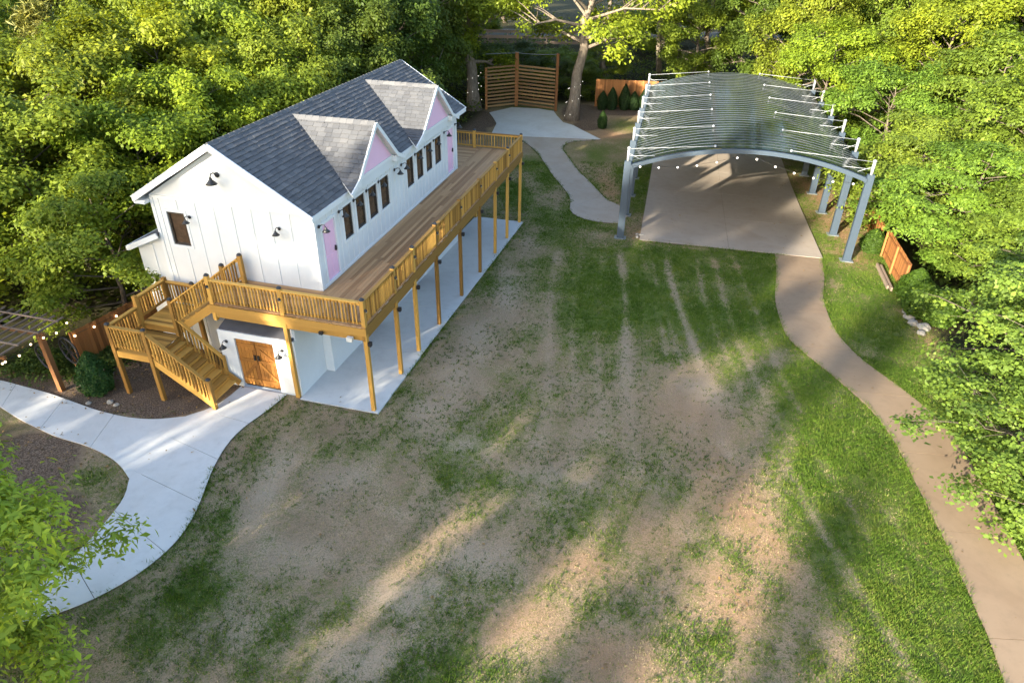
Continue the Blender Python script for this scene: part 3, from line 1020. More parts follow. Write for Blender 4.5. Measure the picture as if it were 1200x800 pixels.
def barn_lamp(x, y, z, rz, s=1.0, parent=house):
    o = link(bpy.data.objects.new('barn_lamp', lamp_me), parent)
    o.location, o.rotation_euler, o.scale = (x, y, z), (0, 0, rz), (s, s, s)
    link(bpy.data.objects.new('lamp_shade', shade_me), o)
    link(bpy.data.objects.new('lamp_bulb', bulb_me), o)


for u in (2.2, 3.62, 4.77, 5.83, 6.90, 8.45, 9.15, 10.65, 11.77, 12.89, 14.32, 15.88): barn_lamp(WR + .022, u, 5.62, math.pi / 2, .85)
barn_lamp(-5.92, UF - .004, 7.14, 0, 1.2)
barn_lamp(-7.40, UF - .024, 5.5, 0, .8)
barn_lamp(-3.92, UF - .024, 5.5, 0, .8)

# entrance lobby under the deck
mb = MB()
em = lambda m, a, b, z0, z1: m.box(a, b, 0.2, 0.34, z0, z1)
wall_openings(mb, -5.92, -2.95, -0.1, 2.22, [(-5.30, -3.80, -0.05, 1.98)], em)
mb.box(-5.92, -5.78, 0.34, UF - .002, -0.1, 2.22)
mb.box(-3.09, -2.95, 0.34, UF - .002, -0.1, 2.62)
lob = mb.build('lobby_wall', M['white'], house)
MB().hexa([(-5.86, 0.24, 2.223), (-3.0, 0.24, 2.223), (-3.0, 1.7, 2.70), (-5.86, 1.7, 2.70)], [(-5.86, 0.24, 2.27), (-3.0, 0.24, 2.27), (-3.0, 1.7, 2.75), (-5.86, 1.7, 2.75)]).build('lobby_roof', M['darkroof'], lob)
for s, (a, b) in ((1, (-5.29, -4.553)), (-1, (-4.547, -3.81))):
    d = MB().box(a, b, 0.29, 0.315, 0.05, 1.97).build('plank_door', M['doorwood'], house)
    n = 5
    for i in range(n):
        p = a + (b - a) * i / n
        bar('plank', (p + (b - a) / n / 2, .275, .06), (p + (b - a) / n / 2, .275, 1.96), (b - a) / n - .012, .03, M['doorwood'], d, (0, 1, 0))
    for z in (0.28, 1.12, 1.74): bar('door_rail', (a + .02, .245, z), (b - .02, .245, z), .028, .13, M['doorwood'], d)
    for z0, z1 in ((.35, 1.05), (1.19, 1.68)):
        p, q = ((a + .06, b - .06) if s > 0 else (b - .06, a + .06))
        bar('door_brace', (p, .246, z0), (q, .246, z1), .024, .10, M['doorwood'], d)
    hx = b - .07 if s > 0 else a + .07
    blk('handle', hx - .03, hx + .03, .19, .235, 1.18, 1.38, M['black'], d)
barn_lamp(-5.62, .198, 1.80, 0, .8)
barn_lamp(-3.45, .198, 1.80, 0, .8)

# ------------------------------------------------------------------ deck
deck = empty('wooden_deck', (HO[0], HO[1], 0), -HYAW)
tag(deck, 'raised golden timber deck on tall posts wrapping round the white house', 'deck')
LM, DB = M['lumber'], M['deckboard']
DZ, RT = 3.34, 4.22                     # deck floor, top of rail
DL = 20.0


def hg(x, y):
    wx, wy = h2w(x, y)
    return g(wx, wy)


# boards run away along the wall; those in front of the gable and behind the house run across
rr = random.Random(5)
w = 0.142
x = WR + .03
while x < -.25:
    y = 0.06 + rr.uniform(-3.5, 0)
    while y < DL - .06:
        e = y + rr.choice((3.0, 3.6, 4.2, 4.8))
        a, b = max(y, .06), min(e, DL - .06)
        if b - a > .05:
            bar('deck_board', (x + w / 2, a + .002, DZ - .015), (x + w / 2, b - .002, DZ - .015), w - .007, .03, DB, deck)
        y = e
    x += w
for u0, u1 in ((0.08, UF - .03), (UB + .05, DL - .06)):
    y = u0
    while y < u1 - .05:
        bar('deck_board', (-5.72 if u0 < 1 else -8.8, y + w / 2, DZ - .0152), (WR + .026, y + w / 2, DZ - .0152), min(w, u1 - y) - .007, .03, DB, deck)
        y += w
# rim joists, beams, joists
RJ = 0.27
zt = DZ - .031
bar('rim_joist', (-5.8, .03, zt - RJ / 2), (-.1, .03, zt - RJ / 2), .045, RJ, LM, deck)
bar('rim_joist', (-.145, .055, zt - RJ / 2), (-.145, DL, zt - RJ / 2), .045, RJ, LM, deck)
bar('rim_joist', (-8.8, DL - .02, zt - RJ / 2), (-.17, DL - .02, zt - RJ / 2), .045, RJ, LM, deck)
bar('rim_joist', (-5.80, .055, zt - RJ / 2), (-5.80, UF - .03, zt - RJ / 2), .045, RJ, LM, deck)
bar('beam', (-.24, .06, zt - RJ - .12), (-.24, DL - .1, zt - RJ - .12), .08, .235, LM, deck)
bar('beam', (-5.75, .12, zt - RJ - .11), (-.29, .12, zt - RJ - .11), .08, .21, LM, deck)
y = .5
while y < DL - .3:
    x0 = WR + .04 if UF < y < UB else (-5.75 if y < UF else -8.7)
    bar('joist', (x0, y, zt - .1), (-.18, y, zt - .1), .04, .19, LM, deck)
    y += 0.6

# posts (with rail posts continuing above the deck)
POSTS = [0.15, 2.55, 4.3, 6.6, 9.5, 12.3, 14.9, 17.2, 19.9]
cap_me = MB().lathe([(0.0, 0.075), (0.045, 0.07), (0.085, 0.03), (0.095, 0.012), (0.075, 0.008), (0.075, -.01), (0, -.01)], n=8).mesh('post_cap', M['black'])
light_me = MB().lathe([(0.0, 0.06), (0.035, 0.055), (0.05, 0.02), (0.05, -.02), (0, -.03)], n=8).mesh('post_light', M['black'])
glow_me = MB().ball((0, 0, 0), .033, 8, 5).mesh('light_lens', M['lampglass'])


def post(x, y, z0, z1, parent=deck, wth=.135, cap=True, light=None):
    p = bar('post', (x, y, z0), (x, y, z1), wth, wth, LM, parent)
    if cap:
        c = link(bpy.data.objects.new('post_cap', cap_me), parent)
        c.location = (x, y, z1 + .01)
    if light:
        c = link(bpy.data.objects.new('post_light', light_me), parent)
        c.location = (x + light[0] * (wth / 2 + .03), y + light[1] * (wth / 2 + .03), z1 - .36)
        c.rotation_euler = (0, 0, math.pi / 4)
        q = link(bpy.data.objects.new('light_lens', glow_me), c)
        q.location = (.02, 0, -.03)


for i, u in enumerate(POSTS):
    full = i in (0, 1, 2, 3, 7, 8)
    post(-.22 if i else -.20, u, hg(-.2, u) + .05, RT + .05, cap=full, light=(1, 0))
    # dark flood fixture at beam level
    blk('flood_light', -.13, -.02, u - .06, u + .06, 2.62, 2.76, M['black'], deck)
post(-3.08, .13, hg(-3, 0.1) + .02, RT + .05, light=(0, -1))
post(-5.74, .13, 2.7, RT + .12, light=(0, -1))
for x in (-5.4, -2.9): post(x, DL - .1, hg(x, DL) - .02, RT + .06)
post(-8.7, DL - .1, hg(-8.7, DL) - .02, RT + .06)
blk('flood_light', -1.75, -1.62, -.09, .0, 2.9, 3.0, M['black'], deck)
blk('flood_light', -.75, -.55, -.13, .0, 2.84, 2.98, M['lampglass'], deck)


def railing(p, q, parent, top_w=.13, off=None, dz0=None, spacing=.122, h=.82, skip=0.07, bal=(.052, .038)):
    """rail between two points at rail-top height; follows the slope"""
    p, q = Vector(p), Vector(q)
    d = q - p
    L = Vector((d.x, d.y, 0)).length
    e = d / L
    bar('top_rail', p - Vector((0, 0, .02)), q - Vector((0, 0, .02)), top_w, .04, LM, parent)
    bar('upper_rail', p - Vector((0, 0, .085)), q - Vector((0, 0, .085)), .04, .085, LM, parent)
    bar('bottom_rail', p - Vector((0, 0, h - .05)), q - Vector((0, 0, h - .05)), .04, .085, LM, parent)
    n = max(1, int((L - 2 * skip) / spacing))
    nn = Vector((e.y, -e.x, 0)).normalized() * .04
    for i in range(n):
        c = p + e * (skip + (L - 2 * skip) * (i + .5) / n) + nn
        bar('baluster', c - Vector((0, 0, h - .02)), c - Vector((0, 0, .045)), bal[0], bal[1], LM, parent, (e.x, e.y, 0))


railing((-.22, .15, RT), (-.22, DL - .1, RT), deck)
railing((-5.70, .13, RT), (-.28, .13, RT), deck)
railing((-.3, DL - .1, RT), (-8.7, DL - .1, RT), deck, spacing=.16)

# ------------------------------------------------------------------ two-flight staircase at the front left corner
st = empty('wooden_staircase', (HO[0], HO[1], 0), -HYAW)
tag(st, 'golden timber staircase turning at a landing beside the white lobby and plank doors', 'staircase')
ZU, ZL = 2.06, 1.76                     # upper and lower landing
LX0, LX1 = -8.92, -7.48
# upper flight: down to the left
n1 = 7
for i in range(1, n1):
    z = DZ - (DZ - ZU) * i / n1
    xx = -5.83 - (5.83 - 7.48) * -1 * (i - 1) / (n1 - 1)
    bar('tread', (xx - .14, .22, z - .02), (xx - .14, 1.62, z - .02), .29, .04, LM, st)
for y in (.20, 1.64):
    bar('stringer', (-5.84, y, DZ - .22), (LX1, y, ZU - .12), .045, .28, LM, st)
# landings
for (y0, y1, z) in ((.12, 1.66, ZU), (-1.34, .11, ZL)):
    y = y0
    while y < y1 - .03:
        bar('landing_board', (LX0, y + .07, z - .015), (LX1 + .02, y + .07, z - .015), min(.14, y1 - y) - .006, .03, LM, st)
        y += .14
    bar('rim_joist', (LX0, y0 + .02, z - .14), (LX1 + .02, y0 + .02, z - .14), .045, .21, LM, st)
    bar('rim_joist', (LX0, y1 - .02, z - .14), (LX1 + .02, y1 - .02, z - .14), .045, .21, LM, st)
    bar('rim_joist', (LX0 - .02, y0, z - .14), (LX0 - .02, y1, z - .14), .045, .21, LM, st)
    bar('rim_joist', (LX1 + .04, y0 + .05, z - .16), (LX1 + .04, y1 - .05, z - .16), .045, .21, LM, st)
# lower flight: down to the right in front of the lobby
n2 = 9
SX0, SX1 = LX1, -5.52
for i in range(1, n2):
    z = ZL - (ZL - .05) * i / n2
    xx = SX0 + (SX1 - SX0) * (i - 1) / (n2 - 1)
    bar('tread', (xx + .14, -1.28, z - .02), (xx + .14, .06, z - .02), .27, .04, LM, st)
    if i > 1: bar('riser', (xx + .03, -1.26, z + .075), (xx + .03, .04, z + .075), .02, .10, LM, st)
for y in (-1.32, .10):
    bar('stringer', (SX0, y, ZL - .16), (SX1 + .14, y, .14), .045, .26, LM, st)
# posts
for x, y, z1, c in ((LX0, -1.3, ZL + 1.0, True), (LX1, -1.32, ZL + 1.02, True), (LX0, .1, ZU + 1.06, False), (LX0, 1.6, ZU + 1.06, False), (LX1, .12, ZU + 1.12, True), (LX1 - .3, 1.62, ZU + .95, True)):
    post(x, y, hg(x, y) - .02, z1, st, cap=c)
post(SX1 + .1, -1.32, .02, 1.2, st)
post(-6.35, 1.66, hg(-6.35, 1.66), 3.92, st, cap=True)
post(-5.55, 1.70, DZ - .3, 4.40, st, cap=True)
railing((LX0, -1.3, ZL + .96), (LX1, -1.3, ZL + .96), st)
railing((LX0, .1, ZL + .97), (LX0, -1.3, ZL + .97), st)
railing((LX0, 1.6, ZU + 1.0), (LX0, .12, ZU + 1.0), st)
railing((LX1, 1.62, ZU + .92), (LX0, 1.62, ZU + .92), st)
railing((LX1, .12, ZU + 1.02), (-5.80, .12, DZ + .95), st)
railing((LX1, 1.66, ZU + .90), (-5.62, 1.66, DZ + .98), st)
railing((LX1 + .06, -1.32, ZL + .90), (SX1 + .10, -1.32, 1.10), st, h=.85)
railing((LX1 + .06, .12, ZL + .72), (SX1 - .32, .12, 1.12), st, h=.80)
post(SX1 - .32, .12, .03, 1.2, st, wth=.09, cap=False)

# ------------------------------------------------------------------ pavilion with arched roof
PW, PLEN = 11.73, 20.0
pav = empty('arched_pavilion', (PO[0], PO[1], 0), -PYAW)
tag(pav, 'open pavilion with arched ribbed glossy roof on blue-grey steel columns over concrete slab', 'pavilion')


def p2w(x, y):
    return (PO[0] + x * math.cos(PYAW) + y * math.sin(PYAW), PO[1] - x * math.sin(PYAW) + y * math.cos(PYAW))


def zroof(x):
    return 3.38 + 1.13 * (1 - ((x - PW / 2) / (PW / 2)) ** 2) + 0.27 * x / PW


X0, X1 = 0.12, PW - 0.12
NS = 40
# corrugated sheets, one metre each, sharing one mesh
V, Fq = [], []
ncy = 24
for j in range(ncy + 1):
    for i in range(NS + 1):
        xx = X0 + (X1 - X0) * i / NS
        V.append((xx, j / ncy * 1.0, zroof(xx) + 0.0016 * math.sin(j / ncy * 2 * math.pi * 4)))
for j in range(ncy):
    for i in range(NS):
        a = j * (NS + 1) + i
        Fq.append((a, a + 1, a + NS + 2, a + NS + 1))
n0 = len(V)
V += [(x, y, z - 0.012) for x, y, z in V]
Fq += [tuple(n0 + i for i in f[::-1]) for f in Fq]
sm = bpy.data.meshes.new('roof_sheet')
sm.from_pydata(V, [], Fq)
sm.polygons.foreach_set('use_smooth', [True] * len(sm.polygons))
sm.materials.append(M['sheet'])
for k in range(int(PLEN)):
    o = link(bpy.data.objects.new('roof_sheet', sm), pav)
    o.location = (0, k + 0.0, 0.006 * (k % 2))
# bent tubes over the sheets
arc = [(X0 + (X1 - X0) * i / 28, 0, zroof(X0 + (X1 - X0) * i / 28)) for i in range(29)]
tube_me = MB().tube([(x, 0, z + .06) for x, y, z in arc], 0.012, 5).mesh('roof_tube', M['tube'], True)
y = 0.28
while y < PLEN - .1:
    o = link(bpy.data.objects.new('roof_tube', tube_me), pav)
    o.location = (0, y, 0)
    y += 0.535
# arch beams on the column lines
beam = MB()
for i in range(28):
    (xa, _, za), (xb, _, zb) = arc[i], arc[i + 1]
    beam.hexa([(xa, -.07, za - .24), (xb, -.07, zb - .24), (xb, .07, zb - .24), (xa, .07, za - .24)], [(xa, -.07, za - .03), (xb, -.07, zb - .03), (xb, .07, zb - .03), (xa, .07, za - .03)])
beam_me = beam.mesh('arch_beam', M['steel_blue'])
for k in range(6):
    o = link(bpy.data.objects.new('arch_beam', beam_me), pav)
    o.location = (0, -.1 if k == 0 else (k * 4.0 if k < 5 else PLEN + .1), 0)
for x in (X0, X1):
    bar('edge_beam', (x, -.2, zroof(x) - .16), (x, PLEN + .2, zroof(x) - .16), .12, .2, M['steel_blue'], pav)
ball_me = MB().ball((0, 0, 0), .065, 10, 6).mesh('rod_end', M['white_steel'], True)
for k in range(6):
    yk = 4.0 * k
    for side, x in ((-1, 0.0), (1, PW)):
        wx, wy = p2w(x, yk)
        zb = g(wx, wy)
        zs = zroof(min(max(x, X0), X1))
        col = MB()
        xo = x - side * -0.10
        # tapered steel column with base plate
        lo = [(xo - .19, yk - .13, zb - .02), (xo + .19, yk - .13, zb - .02), (xo + .19, yk + .13, zb - .02), (xo - .19, yk + .13, zb - .02)]
        hi = [(xo - .17, yk - .11, zs + .1), (xo + .17, yk - .11, zs + .1), (xo + .17, yk + .11, zs + .1), (xo - .17, yk + .11, zs + .1)]
        col.hexa(lo, hi)
        c = col.build('column', M['steel_blue'], pav)
        blk('base_plate', xo - .32, xo + .32, yk - .24, yk + .24, zb - .01, zb + .035, M['steel'], c)
        top = zs + 0.78
        MB().tube([(xo, yk, zs + .1), (xo, yk, top)], .075, 10).build('mast', M['white_steel'], pav, True)
        cap = link(bpy.data.objects.new('mast_cap', ball_me), pav)
        cap.location, cap.scale = (xo, yk, top), (1.5, 1.5, 1.2)
        bx_ = 4.20 if side < 0 else PW - 3.85
        bz = zroof(bx_) + .12
        MB().tube([(xo, yk, top - .04), (bx_, yk, bz)], .014, 6).build('tie_rod', M['white_steel'], pav, True)
        b = link(bpy.data.objects.new('rod_end', ball_me), pav)
        b.location = (bx_, yk, bz)
        for f in (0.55, 1.25):
            q = x - side * f
            MB().tube([(xo, yk, zs + .62 - .2 * f), (q, yk + .02, zroof(q) + .06)], .014, 6).build('brace', M['white_steel'], pav, True)

# swagged string of white bulbs along the front arch
sl = empty('string_lights', (*p2w(0, -.3), 0), -PYAW)
tag(sl, 'string of white globe bulbs hanging in swags below the front arch of the pavilion', 'string lights')
pts = []
for i in range(49):
    t = i / 48
    x = .1 + (PW - .3) * t
    k = abs(math.sin(2 * math.pi * t))
    anchor = zroof(.3) - .12 + (zroof(PW / 2) - zroof(.3) - .12) * (1 - abs(2 * t - 1))
    pts.append((x, 0, anchor - .30 * k + .02))
MB().tube(pts, .008, 4).build('cable', M['black'], sl)
gb = MB().ball((0, 0, -.05), .05, 8, 5).mesh('bulb', M['bulb'], True)
for i in range(12):
    b = link(bpy.data.objects.new('bulb', gb), sl)
    b.location = pts[int(2 + i * 4.0)]

# ------------------------------------------------------------------ fences, screen, pergola
def board_fence(name, p, q, z_top, label, mat, bw=.14, cap=True, group=None, h=None):
    p, q = Vector((*p, 0)), Vector((*q, 0))
    L = (q - p).length
    e = (q - p) / L
    o = empty(name, (p.x, p.y, 0), math.atan2(e.y, e.x))
    tag(o, label, 'fence', group)
    n = int(L / bw)
    r = random.Random(int(L * 100))
    for i in range(n):
        x = (i + .5) * bw
        w = p + e * x
        z0 = g(w.x, w.y)
        zt_ = (z_top if h is None else z0 + h) + r.uniform(-.012, .012)
        bar('board', (x, r.uniform(-.004, .004), z0 + .02), (x, 0, zt_), bw - .008, .022, mat, o, (0, 1, 0))
    za, zb = (g(p.x, p.y), g(q.x, q.y))
    for f in (.25, .85):
        ta, tb = (z_top, z_top) if h is None else (za + h, zb + h)
        bar('rail', (0, .035, za + (ta - za) * f), (L, .035, zb + (tb - zb) * f), .04, .09, mat, o)
    k = 0
    while k <= L + .01:
        w = p + e * min(k, L)
        z0 = g(w.x, w.y)
        bar('fence_post', (min(k, L), .09, z0 - .05), (min(k, L), .09, (z_top if h is None else z0 + h) - .03), .09, .09, mat, o, (0, 1, 0))
        k += 2.4
    return o


board_fence('board_fence', (-16.05, 21.37), (-14.2, 25.4), 1.42, 'red-brown board fence behind the staircase landing under the leafy trees', M['cedar'])
board_fence('board_fence', (18.71, 29.55), (19.92, 34.23), 0.74, 'orange-brown board fence panel beside the dark green clipped shrubs', M['cedar'], h=1.5)
board_fence('board_fence', (20.1, 35.2), (22.9, 46.0), 0.74, 'orange-brown board fence running behind the pavilion columns', M['cedar'], bw=.16, h=1.45)
board_fence('board_fence', (7.72, 69.21), (13.67, 68.55), 1.15, 'sunlit orange board fence behind the row of small conical evergreens', M['cedar'], bw=.15)
board_fence('board_fence', (13.8, 68.5), (26, 67.2), 1.15, 'orange board fence behind the far end of the pavilion roof', M['cedar'], bw=.17)
# low timber edging in front of the right-hand fence
for k, (a, b) in enumerate((((18.25, 29.7), (19.05, 32.6)), ((18.15, 29.9), (18.95, 32.8)))):
    o = bar('timber_edging', (*a, g(*a) + .09), (*b, g(*b) + .09), .09, .18, M['greywood'])
    tag(o, 'low weathered timber edging lying before the orange-brown fence panel', 'edging', 'timber edging by the fence')

# slatted privacy screen
A, Bc, Cc = (-2.78, 67.52), (0.07, 69.07), (3.80, 67.27)
scr = empty('slatted_screen', (*Bc, -1.39), 0)
tag(scr, 'tall angled privacy screen of horizontal wooden slats between two big trunks', 'screen')
L_ = lambda p: (p[0] - Bc[0], p[1] - Bc[1])
for p, zt_, w_ in ((A, 3.72, .22), (Bc, 4.85, .34), (Cc, 5.1, .24)):
    x, y = L_(p)
    bar('post', (x, y, -.05), (x, y, zt_), w_, w_, M['cedar'], scr, (0, 1, 0))
for p, q in ((A, Bc), (Bc, Cc)):
    a, b = Vector((*L_(p), 0)), Vector((*L_(q), 0))
    e = (b - a).normalized()
    for i in range(12):
        z = .22 + i * .315
        bar('slat', a + e * .12 + Vector((0, 0, z)), b - e * .17 + Vector((0, 0, z)), .04, .16, M['slatwood'], scr)
MB().tube([(*L_(A), 4.9), (-1.4, .72 - 1.4, 4.84), (0, 0, 4.78), (1.9, -.9, 4.82), (*L_(Cc), 5.0)], .035, 5).build('cable', M['steel'], scr)

# pergola with lattice roof
pg = empty('lattice_pergola', (-15.95, 19.77, 0), -0.26)
tag(pg, 'rustic lattice-roofed pergola on brown timber posts beside the pale concrete path', 'pergola')
for x, y in ((0, 0), (-4.2, 0), (-4.2, -1.9)):
    bar('post', (x, y, -.15), (x, y, 2.3), .17, .17, M['postwood'], pg, (0, 1, 0))
bar('beam', (-5, 0, 2.32), (.2, 0, 2.32), .07, .14, M['postwood'], pg)
bar('beam', (-5, -1.5, 2.32), (.2, -1.5, 2.32), .07, .14, M['postwood'], pg)
for i in range(15): bar('lattice_slat', (-5 + i * .36, -2.0, 2.42), (-5 + i * .36, 1.0, 2.42), .05, .05, M['lattice'], pg)
for i in range(4): bar('lattice_slat', (-5.1, -1.75 + i * .8, 2.47), (.2, -1.75 + i * .8, 2.47), .05, .05, M['lattice'], pg)
# dark spoked ring behind the pergola post
for k, (x, y, z, r_, lab) in enumerate(((-15.9, 20.75, 1.05, .52, 'dark round spoked wheel standing upright just behind the pergola post'), (-16.75, 20.6, .85, .5, 'dark round spoked wheel left of the pergola post among low leaves'))):
    wh = empty('spoked_wheel', (x, y, g(x, y)), -.5)
    tag(wh, lab, 'wheel')
    ring = [(r_ * math.cos(a * math.pi / 12), 0, z + r_ * math.sin(a * math.pi / 12)) for a in range(25)]
    MB().tube(ring, .04, 6).build('rim', M['black'], wh)
    for a in range(8):
        bar('spoke', (0, 0, z), (r_ * math.cos(a * math.pi / 4), 0, z + r_ * math.sin(a * math.pi / 4)), .03, .03, M['black'], wh, (0, 1, 0))
    bar('stand', (0, .05, -.05), (0, .05, z), .07, .07, M['postwood'], wh, (0, 1, 0))


def bulbs_on(name, pts, label, mat='warm_bulb', r_=.05, cable=True):
    o = empty(name, pts[0])
    tag(o, label, 'string lights')
    p0 = Vector(pts[0])
    if cable: MB().tube([Vector(p) - p0 + Vector((0, 0, .05)) for p in pts], .008, 4).build('cable', M['black'], o)
    me = MB().ball((0, 0, 0), r_, 8, 5).mesh('bulb', M[mat], True)
    for p in pts:
        b = link(bpy.data.objects.new('bulb', me), o)
        b.location = Vector(p) - p0
    return o


ca, sa = math.cos(-.26), math.sin(-.26)
pgw = lambda x, y, z: (-15.95 + x * ca - y * sa, 19.77 + x * sa + y * ca, z)
bulbs_on('string_lights', [pgw(.15 - i * .42, -1.62 - .0 * i, 2.18 - .1 * math.sin(i * 1.3)) for i in range(11)], 'string of warm bulbs hung along the front edge of the lattice pergola', r_=.036)
bulbs_on('string_lights', [pgw(.12, -1.5 + i * .5, 2.16 - .08 * math.sin(i * 2)) for i in range(6)], 'string of warm bulbs hung along the side edge of the lattice pergola', r_=.036)
bulbs_on('string_lights', [(-16.0 + 1.78 * t, 21.30 + 3.95 * t, 1.28 - .1 * math.sin(math.pi * (t * 4 % 1))) for t in (0.02, .2, .42, .62, .85)], 'warm bulbs strung along the top of the red-brown fence behind the landing', r_=.042)

# beyond the fence: road, guard rail, parked car, stones
rdm = MB()
for i in range(24):
    x0, x1 = -120 + i * 12, -120 + (i + 1) * 12
    rdm.add([(x0, 106, 1.02 - 1.39), (x1, 106, 1.02 - 1.39), (x1, 113, 1.03 - 1.39), (x0, 113, 1.03 - 1.39)], [(0, 1, 2, 3)])
tag(rdm.build('road', M['asphalt']), kind='structure')
gr_ = empty('guard_rail', (-9, 99, -.6))
tag(gr_, 'weathered horizontal plank guard rail on the bank beyond the slatted screen', 'railing')
for i in range(8): bar('post', (i * 2.6, 0, -.3), (i * 2.6, 0, 2.0), .16, .16, M['greywood'], gr_, (0, 1, 0))
for z in (.5, 1.15, 1.8): bar('plank', (-.3, -.12, z), (18.6, -.12, z), .06, .36, M['greywood'], gr_)
car = empty('parked_car', (24.0, 107.6, -.36), .12)
tag(car, 'small dark parked car on the road beyond the pavilion roof', 'car')
cb = MB()
prof = [(-2.0, .3), (2.0, .3), (2.05, .75), (1.3, .9), (.7, 1.38), (-.9, 1.42), (-1.7, .95), (-2.05, .85)]
cb.slab([(x, -.8, z) for x, z in prof], (0, 1.6, 0))
cb.build('body', M['black'], car)
for s in (-.812, .802): MB().slab([(1.05, s, .93), (.6, s, 1.30), (-.8, s, 1.33), (-1.4, s, .95)], (0, .01, 0)).build('side_window', M['pane'], car)
wm = MB().tube([(0, -.11, 0), (0, .11, 0)], .31, 14).mesh('wheel', M['frame'])
for x in (-1.25, 1.25):
    for y in (-.74, .74):
        w_ = link(bpy.data.objects.new('wheel', wm), car)
        w_.location = (x, y, .31)


def stone(x, y, s, label, group):
    mb = MB().ball((0, 0, 0), s, 8, 5, .55)
    r = random.Random(int(x * 91 + y * 17))
    mb.v = [(a * r.uniform(.75, 1.25), b * r.uniform(.75, 1.25), c * r.uniform(.7, 1.2)) for a, b, c in mb.v]
    o = mb.build('stone', M['stone'])
    o.location = (x, y, g(x, y) + s * .2)
    o.rotation_euler = (0, 0, r.uniform(0, 6))
    tag(o, label, 'stone', group)


for x, y, s in ((-15.35, 20.1, .16), (-15.0, 20.0, .22), (-14.75, 20.75, .2), (-15.05, 20.85, .26), (-15.4, 20.7, .18), (-13.9, 19.1, .12), (-13.6, 18.95, .1), (-14.6, 19.0, .1)):
    stone(x, y, s, 'pale stone lying on the mulch bed near the pergola', 'stones on the mulch bed')
for x, y, s in ((17.9, 27.4, .24), (17.75, 26.9, .28), (17.6, 26.3, .24), (17.85, 25.9, .3), (17.5, 25.4, .2), (6.95, 36.1, .12), (7.25, 36.4, .16), (7.0, 36.55, .1)):
    if x < 10: stone(x, y, s, 'small pale rock at the foot of the front left pavilion column', 'rocks at the column foot')
    else: stone(x, y, s, 'pale rock edging below the dark green clipped shrubs', 'rocks by the shrubs')

# ------------------------------------------------------------------ trees and shrubs
def leaf_mesh(name, C, N, size, tone, aspect, mat, r, droop=0.0):
    n = len(C)
    N = N / np.linalg.norm(N, axis=1, keepdims=True)
    T = r.normal(size=(n, 3))
    T[:, 2] -= droop
    T -= N * (T * N).sum(1, keepdims=True)
    T /= np.linalg.norm(T, axis=1, keepdims=True) + 1e-9
    B = np.cross(N, T)
    L = size[:, None]
    Wd = L * aspect * 0.5
    V = np.empty((n, 4, 3))
    V[:, 0] = C - T * L * .5
    V[:, 1] = C + B * Wd - T * L * .05 + N * L * .07
    V[:, 2] = C + T * L * .5 - N * L * .06
    V[:, 3] = C - B * Wd - T * L * .05 + N * L * .07
    F = np.arange(n * 4).reshape(n, 4)
    return np_mesh(name, V.reshape(-1, 3), F4=F, mat=mat, attrs=dict(tone=np.repeat(np.clip(tone, 0, 1), 4)))


